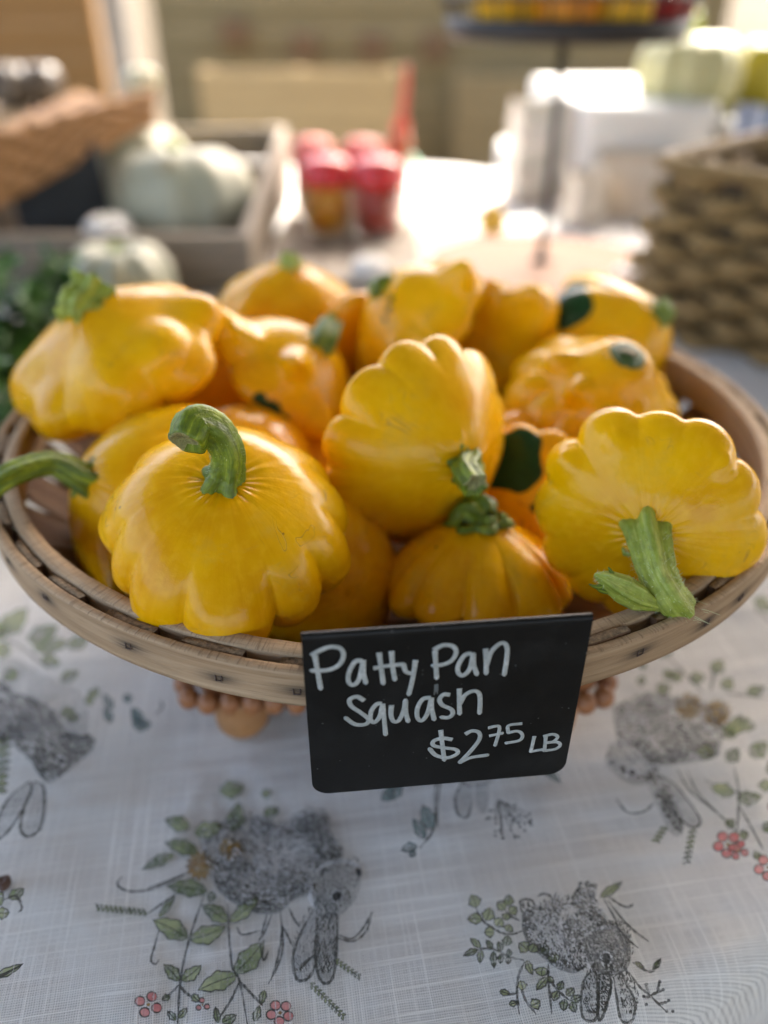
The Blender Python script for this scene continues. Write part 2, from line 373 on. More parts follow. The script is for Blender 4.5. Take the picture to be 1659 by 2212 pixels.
class Motif:
    def __init__(s, T): s.T = T; s.d = {}
    def lay(s, kind, pts3, faces):
        ink_z[0] += .0000025; z = .00025+ink_z[0]
        V, F = s.d.setdefault(kind, ([], [])); n = len(V)
        V += [(p[0], p[1], z) for p in pts3]; F += [[i+n for i in f] for f in faces]
    def poly(s, kind, pts, smooth=6):
        P = [tuple(s.T(p)) for p in pts]
        if smooth: P = crom(P+[P[0]], len(P)*smooth)[:-1]
        s.lay(kind, P, [list(range(len(P)))])
    def stroke(s, pts, wd=.0006, kind='line', taper=True, n=None):
        C = crom([tuple(s.T(p)) for p in pts], n or max(6, 5*len(pts)))
        T = np.gradient(C, axis=0); T /= np.linalg.norm(T, axis=1)[:, None]+1e-12
        N = np.stack([-T[:, 1], T[:, 0], 0*T[:, 0]], 1); k = len(C)
        ww = wd/2*(np.clip(np.minimum(np.arange(k), np.arange(k)[::-1])/(k*.15), .45, 1) if taper else np.ones(k))
        ww = ww*(1+.25*np.sin(np.arange(k)*2.1))
        s.lay(kind, np.vstack([C+N*ww[:, None], C-N*ww[:, None]]), [[i, i+1, k+i+1, k+i] for i in range(k-1)])
    def hatch(s, pts, n, ang, ln=40, wd=.0004, kind='line', edge=.5, seed=1):
        P = np.array(crom(list(pts)+[pts[0]], len(pts)*5))[:, :2]; rg = np.random.default_rng(seed); lo, hi = P.min(0), P.max(0); k = 0
        x1, y1 = P[:-1].T; x2, y2 = P[1:].T
        for _ in range(n*6):
            if k >= n: break
            q = lo+(hi-lo)*rg.random(2)
            cr = ((y1 > q[1]) != (y2 > q[1])) & (q[0] < (x2-x1)*(q[1]-y1)/(y2-y1+1e-9)+x1)
            if cr.sum() % 2 == 0: continue
            dd = np.hypot(P[:, 0]-q[0], P[:, 1]-q[1]).min()/(.25*min(hi-lo))
            dens = np.sin(q[0]*.021+seed)*np.sin(q[1]*.027+2*seed)*.5+.5
            if rg.random() > edge*math.exp(-dd*dd*3)+(1-edge)*(.35+.65*dens): continue
            a = ang+rg.normal()*.35+.5*math.sin(q[0]*.01); l = ln*rg.uniform(.5, 1.2); d = np.array([math.cos(a), math.sin(a)])*l/2
            A, B = np.array(s.T(tuple(q-d))), np.array(s.T(tuple(q+d))); t = B-A; nn = np.array([-t[1], t[0], 0]); nn /= np.linalg.norm(nn)+1e-12; nn *= wd/2
            s.lay(kind, [tuple(A), tuple((A+B)/2+nn), tuple(B), tuple((A+B)/2-nn)], [[0, 1, 2, 3]]); k += 1
    def leaf(s, b, t, wd, kind='leaf', bend=.12, vein=True):
        b, t = np.array(b, float), np.array(t, float); d = t-b; n = np.array([-d[1], d[0]])/(np.linalg.norm(d)+1e-9)*wd/2
        q = np.linspace(0, 1, 11); cen = b+d*q[:, None]+n*(bend*4*q*(1-q))[:, None]
        prof = np.sin(PI*q**.8)[:, None]*n*(1+.12*np.sin(q*19))[:, None]
        up, dn = cen+prof, cen-prof
        s.poly(kind, list(map(tuple, up))+list(map(tuple, dn[-2:0:-1])), 0)
        ow = .0005 if vein else .00022
        s.stroke(list(map(tuple, up)), ow); s.stroke(list(map(tuple, dn)), ow)
        if vein: s.stroke([tuple(cen[0]), tuple(cen[5]), tuple(cen[-1])], .0004)
    def sprig(s, a, b, n=9, size=22):
        a, b = np.array(a, float), np.array(b, float); d = (b-a)/n; nn = np.array([-d[1], d[0]])/np.linalg.norm(d)
        s.stroke([tuple(a), tuple(b)], .0004)
        for i in range(n):
            for sg in (-1, 1):
                c = a+d*(i+.4+.2*sg); s.leaf(tuple(c), tuple(c+nn*sg*size*.8+d*.7), size*.55, 'leaf', .1, False)
    def daisy(s, c, r, n=13, kind='yellow'):
        for i in range(n):
            q = 2*PI*i/n+.2; s.leaf((c[0]+.25*r*math.cos(q), c[1]+.25*r*math.sin(q)), (c[0]+r*math.cos(q), c[1]+r*math.sin(q)), r*.36, kind, 0, False)
        s.poly('yellow', [(c[0]+.28*r*math.cos(q), c[1]+.28*r*math.sin(q)) for q in np.linspace(0, 2*PI, 10, endpoint=False)], 2)
    def bloom(s, c, r, n=5, rot=.4):
        for i in range(n):
            q = 2*PI*i/n+rot; p = [(c[0]+r*(.15+.5)*math.cos(q)+.36*r*math.cos(f), c[1]+r*.62*math.sin(q)+.34*r*math.sin(f)) for f in np.linspace(0, 2*PI, 9, endpoint=False)]
            s.poly('pink', p, 3); s.stroke(p+[p[0]], .0005)
        s.poly('yellow', [(c[0]+.14*r*math.cos(q), c[1]+.14*r*math.sin(q)) for q in np.linspace(0, 2*PI, 8, endpoint=False)], 1)
    def done(s, name):
        for kind, (V, F) in s.d.items():
            mesh_obj(name if kind in ('fur',) else 'printed_'+{'line': 'outline', 'leaf': 'leaves', 'dark': 'eye', 'white': 'highlight', 'teal': 'teal_leaves', 'yellow': 'yellow_petals', 'pink': 'pink_petals', 'fur_light': 'fur'}.get(kind, kind), np.array(V), F, INK[kind], cloth, smooth=False)['kind'] = 'stuff'
rs = random.Random(5)
# rabbit in the lower left
m1 = Motif(tcrop(260, 2300, 1.8433))
m1.poly('fur_light', [(600, 300), (700, 205), (870, 170), (1050, 215), (1150, 160), (1300, 170), (1300, 230), (1340, 320), (1370, 390), (1250, 440), (1210, 530), (1200, 590), (1110, 620), (1030, 690), (900, 695), (780, 640), (690, 560), (640, 460)])
m1.poly('fur', [(660, 420), (760, 330), (860, 420), (960, 470), (1100, 500), (1190, 560), (1110, 615), (1030, 688), (900, 690), (780, 636), (690, 556)])
m1.poly('fur', [(860, 190), (950, 170), (1010, 230), (940, 270), (880, 250)])
m1.poly('fur', [(1110, 240), (1160, 165), (1290, 165), (1280, 225), (1330, 320), (1370, 395), (1280, 420), (1200, 330)])
m1.poly('fur', [(1240, 450), (1370, 415), (1465, 450), (1470, 520), (1440, 620), (1350, 710), (1250, 715), (1205, 600), (1215, 510)])
m1.poly('fur', [(1235, 700), (1345, 700), (1338, 900), (1320, 1030), (1280, 1075), (1240, 1030), (1225, 900)])
m1.poly('fur_light', [(1220, 690), (1150, 790), (1105, 920), (1115, 1030), (1150, 1060), (1200, 1020), (1245, 900), (1240, 720)])
m1.stroke([(1220, 670), (1150, 790), (1105, 920), (1115, 1030), (1150, 1060), (1205, 1020), (1250, 880)], .0011)
m1.stroke([(1235, 720), (1222, 900), (1240, 1030), (1280, 1075), (1322, 1030), (1340, 880), (1345, 720)], .0010)
for k in range(9): m1.stroke([(1150+k*9, 960-k*6), (1140+k*7, 1010-k*8)], .0004)
m1.poly('white', [(1304, 604), (1325, 572), (1362, 574), (1374, 604), (1348, 632), (1316, 632)])
m1.poly('dark', [(1312, 604), (1328, 578), (1360, 580), (1368, 606), (1344, 627), (1320, 625)])
m1.poly('dark', [(1440, 455), (1466, 452), (1472, 480), (1455, 490)])
m1.stroke([(1215, 470), (1290, 425), (1400, 415), (1465, 450)], .0012, 'white')
m1.stroke([(1210, 520), (1195, 600), (1215, 660)], .0014, 'white')
m1.stroke([(1250, 500), (1270, 460), (1300, 470)], .001, 'dark'); m1.stroke([(1440, 480), (1460, 470), (1462, 500)], .001, 'dark')
for p in ([(625, 590), (545, 830), (497, 1050), (480, 1300)], [(750, 640), (755, 770), (775, 980), (815, 1060), (858, 1300)], [(490, 1080), (520, 1120), (570, 1155)], [(488, 1080), (440, 1130), (395, 1155)],
          [(815, 1060), (770, 1160), (705, 1260)], [(815, 1060), (870, 1120), (940, 1195)]): m1.stroke(p, .0009)
for b, t, wd in (((535, 830), (345, 730), 105), ((550, 840), (742, 765), 95), ((640, 575), (420, 548), 90), ((748, 740), (610, 650), 85), ((762, 742), (925, 600), 70), ((790, 1020), (950, 840), 110), ((800, 1030), (588, 1112), 100),
                 ((490, 1060), (405, 970), 65), ((502, 1060), (610, 975), 65), ((590, 365), (408, 312), 80), ((545, 235), (410, 190), 80), ((570, 265), (725, 215), 90), ((770, 250), (815, 95), 90), ((705, 35), (845, 10), 90),
                 ((462, 378), (285, 462), 55), ((930, 55), (990, 40), 45), ((945, 160), (1030, 130), 60), ((950, 1112), (932, 1192), 36), ((895, 1280), (922, 1192), 40), ((700, 1290), (683, 1200), 34), ((722, 1285), (800, 1245), 52),
                 ((440, 1145), (395, 1165), 34), ((560, 1135), (600, 1175), 40), ((470, 1275), (425, 1225), 36), ((485, 1262), (532, 1205), 34), ((640, 600), (690, 610), 50), ((380, 720), (470, 590), 34)): m1.leaf(b, t, wd)
for p in ([(520, 490), (400, 545), (300, 575), (205, 575), (155, 540), (182, 500)], [(530, 480), (410, 530), (320, 560)], [(380, 790), (355, 880), (338, 950), (362, 972), (382, 945)], [(460, 600), (390, 650), (320, 700)], [(965, 700), (925, 840)], [(990, 700), (950, 800), (915, 850)],
          [(800, 770), (830, 812), (930, 790)], [(1035, 690), (1050, 850), (1030, 960), (970, 1080)], [(1045, 760), (1030, 900), (985, 1060)], [(1080, 665), (1110, 730), (1140, 770)], [(1050, 770), (1105, 880)], [(925, 860), (945, 950), (972, 900)],
          [(1340, 830), (1430, 848), (1500, 790), (1530, 690)], [(1350, 815), (1420, 835), (1480, 780), (1530, 690)]): m1.stroke(p, .0008)
m1.sprig((320, 695), (45, 668), 11, 26); m1.sprig((1330, 950), (1465, 1045), 7, 22); m1.sprig((1195, 1075), (1380, 1262), 10, 24)
m1.daisy((602, 445), 82); m1.daisy((765, 350), 70)
m1.bloom((325, 1195), 75, 4); m1.bloom((617, 1197), 40, 3); m1.bloom((1035, 1240), 75, 5)
B1 = [(600, 300), (700, 205), (870, 170), (1050, 215), (1150, 160), (1300, 170), (1300, 230), (1340, 320), (1370, 390), (1250, 440), (1210, 530), (1200, 590), (1110, 620), (1030, 690), (900, 695), (780, 640), (690, 560), (640, 460)]
m1.hatch(B1, 900, .35, 34, .0005, 'line', .45, 3)
m1.hatch(B1, 420, .35, 26, .00045, 'white', .1, 13)
m1.hatch([(1110, 240), (1160, 165), (1290, 165), (1280, 225), (1330, 320), (1370, 395), (1280, 420), (1200, 330)], 150, .9, 30, .0004, 'line', .3, 4)
m1.hatch([(1240, 450), (1370, 415), (1465, 450), (1470, 520), (1440, 620), (1350, 710), (1250, 715), (1205, 600), (1215, 510)], 260, 1.2, 24, .00036, 'line', .5, 5)
m1.hatch([(1235, 700), (1345, 700), (1338, 900), (1320, 1030), (1280, 1075), (1240, 1030), (1225, 900)], 260, 1.5, 34, .00036, 'line', .4, 6)
m1.hatch([(1220, 690), (1150, 790), (1105, 920), (1115, 1030), (1150, 1060), (1200, 1020), (1245, 900), (1240, 720)], 90, 1.8, 40, .0003, 'line', .8, 7)
m1.done('printed_rabbit')
# rabbit at the lower right
m2 = Motif(tcrop(1330, 2550, 2.5523))
m2.poly('fur_light', [(490, 400), (620, 330), (720, 280), (860, 280), (920, 200), (1040, 220), (1040, 330), (1130, 460), (1200, 490), (1280, 560), (1300, 720), (1260, 820), (1150, 860), (1000, 830), (970, 800), (880, 840), (760, 810), (640, 720), (540, 620), (500, 520)])
m2.poly('fur', [(500, 400), (560, 400), (560, 560), (640, 640), (760, 720), (880, 770), (970, 790), (880, 840), (760, 810), (640, 720), (540, 620), (498, 520)])
m2.poly('fur', [(640, 340), (740, 290), (810, 350), (760, 390), (680, 380)])
m2.poly('fur', [(890, 250), (930, 210), (1030, 230), (1040, 330), (1130, 460), (1040, 490), (960, 400), (900, 400)])
m2.poly('fur', [(930, 590), (1080, 520), (1200, 495), (1280, 560), (1300, 720), (1260, 820), (1150, 860), (1040, 820), (970, 760)])
for e in ([(1010, 820), (950, 900), (930, 1060), (950, 1180), (1040, 1180), (1055, 1000), (1045, 850)], [(1070, 850), (1060, 1050), (1060, 1190), (1100, 1140), (1150, 960), (1140, 850)], [(1170, 870), (1190, 1000), (1225, 1190), (1310, 1190), (1325, 1050), (1265, 920), (1225, 840)]):
    m2.poly('fur', e); m2.stroke(e+[e[0]], .0009)
m2.poly('fur_light', [(800, 450), (880, 420), (960, 520), (900, 600), (800, 640), (760, 560)])
m2.stroke([(910, 580), (980, 540), (1080, 505), (1200, 488)], .0012, 'white'); m2.stroke([(920, 600), (940, 700), (990, 790), (1010, 830)], .0012, 'white'); m2.stroke([(790, 420), (770, 560), (800, 680)], .0018, 'white')
m2.poly('white', [(1070, 720), (1090, 680), (1150, 690), (1165, 730), (1140, 790), (1090, 785)]); m2.poly('dark', [(1090, 720), (1105, 690), (1140, 700), (1145, 750), (1120, 775), (1095, 760)])
for p in ([(500, 345), (480, 310), (520, 290), (570, 300), (590, 340)], [(480, 330), (500, 385), (560, 380), (590, 340)], [(505, 310), (510, 360)], [(540, 305), (545, 355)], [(610, 270), (650, 250), (700, 260), (720, 290)], [(860, 280), (920, 200), (930, 165), (985, 190), (1040, 180), (1045, 215)], [(955, 180), (985, 160), (1000, 190)],
          [(500, 525), (430, 550), (340, 540), (260, 490), (215, 460), (180, 410), (155, 350)], [(480, 450), (420, 420), (370, 370)], [(510, 745), (400, 720), (330, 680), (270, 660), (180, 665), (60, 715)], [(515, 755), (470, 860), (458, 990), (475, 1149)], [(690, 770), (690, 900), (715, 1149)],
          [(1280, 830), (1360, 940), (1440, 1010), (1560, 1130)], [(1440, 1010), (1500, 980), (1530, 970)], [(1440, 1010), (1420, 960), (1410, 930)], [(1490, 985), (1505, 930), (1510, 905)], [(1500, 1075), (1570, 1055)], [(1440, 1020), (1390, 1020)], [(1100, 290), (1180, 430), (1210, 510), (1290, 600), (1355, 655)], [(1130, 300), (1230, 430), (1330, 530), (1430, 605)], [(1120, 260), (1220, 330), (1280, 350), (1320, 325)],
          [(1310, 760), (1400, 820), (1460, 825), (1490, 770), (1520, 735)], [(480, 920), (520, 1040), (600, 1149)], [(460, 990), (400, 1000), (330, 975)], [(690, 880), (760, 970), (850, 1050)], [(475, 1060), (430, 1055)]): m2.stroke(p, .0009)
for b, t, wd in (((160, 350), (120, 255), 90), ((200, 440), (90, 440), 80), ((230, 450), (260, 350), 90), ((300, 490), (350, 430), 80), ((290, 540), (215, 540), 80), ((380, 530), (410, 480), 70), ((370, 370), (310, 310), 75), ((390, 340), (400, 255), 70), ((400, 390), (460, 350), 70), ((390, 400), (370, 450), 60),
                 ((190, 655), (110, 580), 46), ((275, 665), (230, 595), 40), ((340, 680), (320, 605), 44), ((375, 640), (390, 560), 70), ((195, 670), (185, 775), 46), ((285, 680), (290, 810), 46), ((345, 700), (335, 775), 40), ((400, 720), (390, 780), 40), ((170, 670), (60, 715), 46), ((400, 720), (395, 660), 40),
                 ((540, 680), (470, 620), 90), ((560, 690), (590, 620), 80), ((640, 700), (690, 640), 80), ((730, 700), (740, 770), 90), ((650, 800), (640, 870), 100), ((530, 750), (575, 860), 50), ((680, 880), (600, 975), 60), ((690, 870), (730, 920), 40), ((760, 970), (795, 900), 50), ((760, 980), (725, 1055), 60), ((820, 1010), (880, 955), 60), ((850, 1050), (940, 1015), 56), ((810, 1040), (800, 1130), 60),
                 ((860, 1060), (890, 1140), 56), ((500, 970), (480, 900), 66), ((560, 1090), (630, 1050), 80), ((1070, 280), (1240, 160), 60), ((1330, 760), (1400, 815), 30), ((1460, 820), (1520, 735), 36), ((330, 980), (410, 1000), 44), ((400, 1080), (460, 1060), 44)): m2.leaf(b, t, wd)
for c in ((1410, 930), (1510, 910), (1535, 970), (1575, 1050), (1390, 1020), (1410, 1080), (1560, 1130), (1605, 1130)):
    m2.poly('dark', [(c[0]+13*math.cos(q), c[1]+13*math.sin(q)) for q in np.linspace(0, 2*PI, 7, endpoint=False)], 2)
B2 = [(490, 400), (620, 330), (720, 280), (860, 280), (920, 200), (1040, 220), (1040, 330), (1130, 460), (1200, 490), (1100, 500), (960, 560), (930, 640), (970, 800), (880, 840), (760, 810), (640, 720), (540, 620), (500, 520)]
m2.hatch(B2, 1000, 1.0, 34, .0005, 'line', .45, 3)
m2.hatch(B2, 420, 1.0, 24, .00042, 'white', .1, 13)
m2.hatch([(930, 590), (1080, 520), (1200, 495), (1280, 560), (1300, 720), (1260, 820), (1150, 860), (1040, 820), (970, 760)], 420, 1.3, 30, .0004, 'line', .3, 5)
for k_, e in enumerate(([(1010, 820), (950, 900), (930, 1060), (950, 1180), (1040, 1180), (1055, 1000), (1045, 850)], [(1070, 850), (1060, 1050), (1060, 1190), (1100, 1140), (1150, 960), (1140, 850)], [(1170, 870), (1190, 1000), (1225, 1190), (1310, 1190), (1325, 1050), (1265, 920), (1225, 840)])): m2.hatch(e, 190, 1.5, 34, .0004, 'line', .6, 7+k_)
m2.done('printed_rabbit')
# rabbit at the right
m3 = Motif(tcrop(1125, 2100, 1.4747))
m3.poly('fur_light', [(970, 40), (1100, -10), (1250, 10), (1420, 60), (1430, 200), (1380, 270), (1150, 295), (1080, 230), (990, 180)])
m3.poly('fur', [(990, 60), (1100, 20), (1200, 60), (1350, 120), (1410, 220), (1300, 280), (1150, 290), (1060, 200)])
m3.poly('fur', [(935, 270), (965, 215), (1060, 200), (1130, 260), (1130, 360), (1050, 380), (960, 320)])
m3.poly('fur', [(1100, 350), (1150, 460), (1205, 580), (1250, 602), (1258, 550), (1200, 420), (1150, 330)])
m3.poly('fur_light', [(1150, 330), (1230, 380), (1320, 500), (1335, 550), (1290, 560), (1210, 480)]); m3.stroke([(1150, 330), (1230, 380), (1320, 500), (1335, 550), (1290, 560), (1205, 480), (1150, 380)], .0009)
m3.poly('white', [(1015, 320), (1050, 300), (1080, 325), (1060, 350), (1025, 350)]); m3.poly('dark', [(1030, 325), (1052, 312), (1068, 328), (1050, 342)])
m3.stroke([(960, 210), (1060, 195), (1130, 260)], .0014, 'white')
for p in ([(980, 440), (1030, 500), (1100, 495), (1140, 460)], [(1240, 310), (1290, 400), (1380, 480), (1450, 540), (1500, 600)], [(1480, 300), (1500, 420), (1490, 600)], [(1360, 360), (1450, 400), (1580, 430)], [(1500, 470), (1560, 580), (1600, 660)], [(1280, 320), (1330, 420), (1420, 510)]): m3.stroke(p, .0009)
for b, t, wd in (((1480, 420), (1380, 390), 60), ((1490, 440), (1600, 430), 60), ((1400, 250), (1320, 230), 60), ((1550, 260), (1620, 190), 70), ((1640, 390), (1580, 380), 50), ((1480, 180), (1440, 120), 70), ((1450, 280), (1500, 220), 60), ((1600, 580), (1650, 540), 50), ((1480, 560), (1440, 540), 40), ((1500, 600), (1540, 590), 40), ((1590, 680), (1560, 700), 40), ((1200, -10), (1160, -60), 60), ((1620, 330), (1690, 260), 60), ((1690, 560), (1640, 600), 50)): m3.leaf(b, t, wd)
m3.daisy((1290, 40), 66); m3.daisy((1410, 70), 66); m3.bloom((1450, 640), 62, 5); m3.bloom((1495, 665), 45, 4); m3.bloom((1620, 740), 60, 5); m3.bloom((1665, 490), 45, 4)
m3.sprig((1190, 560), (1145, 630), 4, 22); m3.sprig((1305, 570), (1275, 725), 7, 22)
m3.hatch([(970, 40), (1100, -10), (1250, 10), (1420, 60), (1430, 200), (1380, 270), (1150, 295), (1080, 230), (990, 180)], 620, .4, 26, .0008, 'line', .4, 3)
m3.hatch([(970, 40), (1100, -10), (1250, 10), (1420, 60), (1430, 200), (1380, 270), (1150, 295), (1080, 230), (990, 180)], 200, .4, 20, .0005, 'white', .1, 13)
m3.hatch([(935, 270), (965, 215), (1060, 200), (1130, 260), (1130, 360), (1050, 380), (960, 320)], 200, 1., 20, .0006, 'line', .5, 4)
m3.hatch([(1100, 350), (1150, 460), (1205, 580), (1250, 602), (1258, 550), (1200, 420), (1150, 330)], 200, 1.1, 24, .0006, 'line', .4, 5)
m3.done('printed_rabbit'); m3 = Motif(tcrop(1125, 2100, 1.4747))
# rabbit under the sign
m3.poly('fur', [(300, 250), (400, 200), (520, 250), (500, 330), (440, 400), (360, 420), (300, 370)])
m3.poly('white', [(385, 330), (410, 305), (440, 325), (420, 355)]); m3.poly('dark', [(400, 330), (415, 316), (430, 330), (415, 343)])
m3.poly('fur_light', [(330, 390), (300, 460), (310, 530), (350, 545), (370, 470), (370, 410)]); m3.stroke([(330, 390), (300, 460), (310, 530), (350, 545), (372, 470)], .001)
m3.poly('fur', [(385, 400), (385, 480), (410, 530), (435, 500), (440, 400)])
for p in ([(220, 290), (215, 450), (210, 590), (150, 680)], [(250, 290), (225, 480), (225, 590)], [(120, 340), (190, 390), (260, 370)]): m3.stroke(p, .001)
for b, t, wd in (((200, 600), (160, 490), 60), ((170, 640), (120, 550), 46), ((140, 670), (70, 690), 40), ((20, 470), (70, 380), 60), ((0, 430), (40, 470), 60), ((640, 290), (745, 400), 40), ((620, 260), (700, 300), 40), ((130, 690), (110, 720), 30)): m3.leaf(b, t, wd, 'teal')
for b, t, wd in (((40, 330), (80, 300), 40), ((120, 330), (60, 345), 40)): m3.leaf(b, t, wd)
for k in range(46):
    q = rs.random()*2*PI; r = 90*rs.random()**.5; c = (520+1.15*r*math.cos(q), 565+.85*r*math.sin(q))
    m3.poly('dark', [(c[0]+6*math.cos(f), c[1]+6*math.sin(f)) for f in np.linspace(0, 2*PI, 6, endpoint=False)], 1)
    if k % 3 == 0: m3.stroke([(480, 470), c], .0003)
m3.done('printed_rabbit')
# rabbit at the far left, and the leaves behind it
m4 = Motif(tcrop(0, 2100, 1.4747))
m4.poly('fur_light', [(-160, 40), (0, -40), (120, 10), (260, 80), (330, 180), (440, 205), (430, 260), (330, 350), (240, 400), (160, 290), (60, 230), (-160, 200)])
m4.poly('fur', [(200, 210), (330, 180), (440, 205), (430, 255), (330, 345), (240, 395), (190, 320)])
m4.poly('fur', [(-100, 30), (60, 40), (180, 120), (220, 220), (80, 200), (-100, 160)])
m4.poly('white', [(270, 300), (300, 280), (330, 300), (305, 325)]); m4.poly('dark', [(287, 302), (303, 290), (318, 303), (303, 315)])
for e in ([(170, 390), (80, 470), (25, 600), (30, 650), (90, 600), (160, 480), (180, 420)], [(190, 390), (150, 500), (135, 600), (170, 632), (220, 590), (235, 480), (225, 410)]):
    m4.poly('fur_light', e); m4.stroke(e+[e[0]], .0012)
for k in range(8): m4.leaf((20+k*2, 230+k*28), (100-k*3, 200+k*34), 26); m4.leaf((10, 230+k*30), (-50, 230+k*34), 26)
for b, t, wd in (((60, 930), (0, 870), 70), ((40, 960), (95, 960), 50), ((90, 900), (155, 855), 46), ((20, 940), (-30, 960), 60), ((30, 1240), (155, 1180), 34), ((380, 110), (320, 130), 40), ((400, 50), (440, 30), 40)): m4.leaf(b, t, wd)
for p in ([(60, 910), (120, 890), (145, 940), (130, 960)], [(-10, 1220), (40, 1242), (150, 1185)], [(90, 120), (60, 220)]): m4.stroke(p, .0009)
for b, t, wd in (((640, 180), (600, 90), 46), ((510, 140), (480, 70), 36), ((660, 170), (650, 120), 40), ((560, 40), (600, 20), 40)): m4.leaf(b, t, wd, 'teal')
m4.hatch([(-160, 40), (0, -40), (120, 10), (260, 80), (330, 180), (440, 205), (430, 260), (330, 350), (240, 400), (160, 290), (60, 230), (-160, 200)], 900, .5, 28, .0008, 'line', .4, 3)
m4.done('printed_rabbit')
m5 = Motif(tcrop(0, 1400, 1.4747))
m5.poly('fur_light', [(-100, 950), (80, 900), (200, 960), (380, 1050), (420, 1180), (380, 1270), (200, 1230), (0, 1250), (-100, 1200)])
for b, t, wd in (((40, 800), (160, 680), 90), ((60, 820), (-20, 740), 80), ((160, 830), (290, 760), 80), ((180, 860), (340, 830), 70), ((90, 880), (10, 860), 70), ((220, 900), (300, 930), 60), ((300, 1000), (380, 960), 50), ((360, 1130), (300, 1160), 46), ((420, 1080), (460, 1030), 40), ((120, 960), (60, 1000), 60), ((330, 860), (420, 800), 60)): m5.leaf(b, t, wd)
for b, t, wd in (((640, 1190), (600, 1120), 46), ((520, 1130), (480, 1060), 36)): m5.leaf(b, t, wd, 'teal')
for p in ([(60, 820), (140, 860), (260, 960)], [(700, 1150), (730, 1120), (720, 1090)]): m5.stroke(p, .001)
m5.done('printed_rabbit')
m6 = Motif(tcrop(1125, 1400, 1.4747))
for b, t, wd in (((1200, 900), (1150, 850), 60), ((1380, 970), (1420, 910), 60), ((1210, 960), (1180, 1000), 50), ((1320, 1020), (1300, 960), 60), ((1100, 1010), (1060, 1000), 40), ((1420, 1040), (1460, 990), 56), ((1240, 1010), (1210, 960), 50), ((1100, 930), (1070, 940), 40), ((1520, 1060), (1600, 1030), 50), ((1480, 1180), (1560, 1210), 60), ((1440, 1250), (1500, 1150), 60), ((1560, 640), (1640, 700), 60), ((1640, 1110), (1690, 1060), 60), ((900, 940), (960, 960), 40)): m6.leaf(b, t, wd)
for p in ([(1200, 910), (1290, 1000), (1340, 1060)], [(1390, 950), (1370, 1050)], [(1440, 1060), (1600, 1080)], [(1560, 690), (1640, 760), (1640, 860)]): m6.stroke(p, .0012)
m6.done('printed_rabbit')

# ------------------------------------------------------------------ beaded wooden stand under the basket
KS = 1.09
BC = Vector((.0022*KS, .3347*KS, 0)); RO = .1744*KS; ZR = CAM_Z-.16*KS
stand = empty('wooden_stand', (BC.x+.003, .357, 0), 'brown wooden riser with beaded edge and round feet under the basket', 'riser')
sx, sy = .0975, .107
def rrect(hx, hy, r, n=10):
    pts = []
    for cx, cy, a0 in ((hx-r, hy-r, 0), (-hx+r, hy-r, PI/2), (-hx+r, -hy+r, PI), (hx-r, -hy+r, 1.5*PI)):
        pts += [(cx+r*math.cos(a0+q), cy+r*math.sin(a0+q)) for q in np.linspace(0, PI/2, n)]
    return np.array(pts)
def slab(ring, z0, z1, b=.0015, c=(0, 0)):
    n = len(ring); cen = ring.mean(0); ins = cen+(ring-cen)*(1-b/np.abs(ring).max())
    V = np.vstack([np.c_[ins, np.full(n, z0)], np.c_[ring, np.full(n, z0+b)], np.c_[ring, np.full(n, z1-b)], np.c_[ins, np.full(n, z1)]])
    V[:, :2] += c
    return V, grid_faces(n, 4).tolist()+[list(range(n))[::-1], list(range(3*n, 4*n))]
V, F = slab(rrect(sx-.006, sy-.006, .012), .030, .0405, .0015, (stand.location.x, stand.location.y)); mesh_obj('board', V, F, MAT['bead2'], stand, smooth=False)
V, F = slab(rrect(sx-.004, sy-.004, .012), .0245, .0298, .001, (stand.location.x, stand.location.y)); mesh_obj('board_edge', V, F, MAT['bead'], stand, smooth=False)
bd = [(math.sin(q)*.0049, -math.cos(q)*.0056) for q in np.linspace(.02, PI-.02, 9)]
Vb, Fb = lathe(bd, 14)
bead0 = mesh_obj('bead', Vb, Fb, MAT['bead'], None); bead0.parent = stand
ring = rrect(sx, sy, .012); seg = np.r_[ring, ring[:1]]; L = np.r_[0, np.cumsum(np.linalg.norm(np.diff(seg, axis=0), axis=1))]
nb = int(L[-1]/.0099)
for i in range(nb):
    s_ = L[-1]*i/nb; x, y = np.interp(s_, L, seg[:, 0]), np.interp(s_, L, seg[:, 1])
    b = bead0 if i == 0 else copy_part(bead0, stand)
    b.location = (x, y, .0235)
ft = [(.004, .0245), (.010, .0242), (.0115, .021), (.0105, .018), (.0120, .0150), (.0128, .0105), (.0120, .005), (.0095, .0012), (.002, .0004)]
Vf, Ff = lathe(ft[::-1], 24); f0 = mesh_obj('foot', Vf, Ff, MAT['bead2'], None); f0.parent = stand
for i, (a, b) in enumerate(((-1, -1), (1, -1), (1, 1), (-1, 1))):
    f = f0 if i == 0 else copy_part(f0, stand)
    f.location = (a*(sx-.026), b*(sy-.008 if b < 0 else sy-.02), 0)

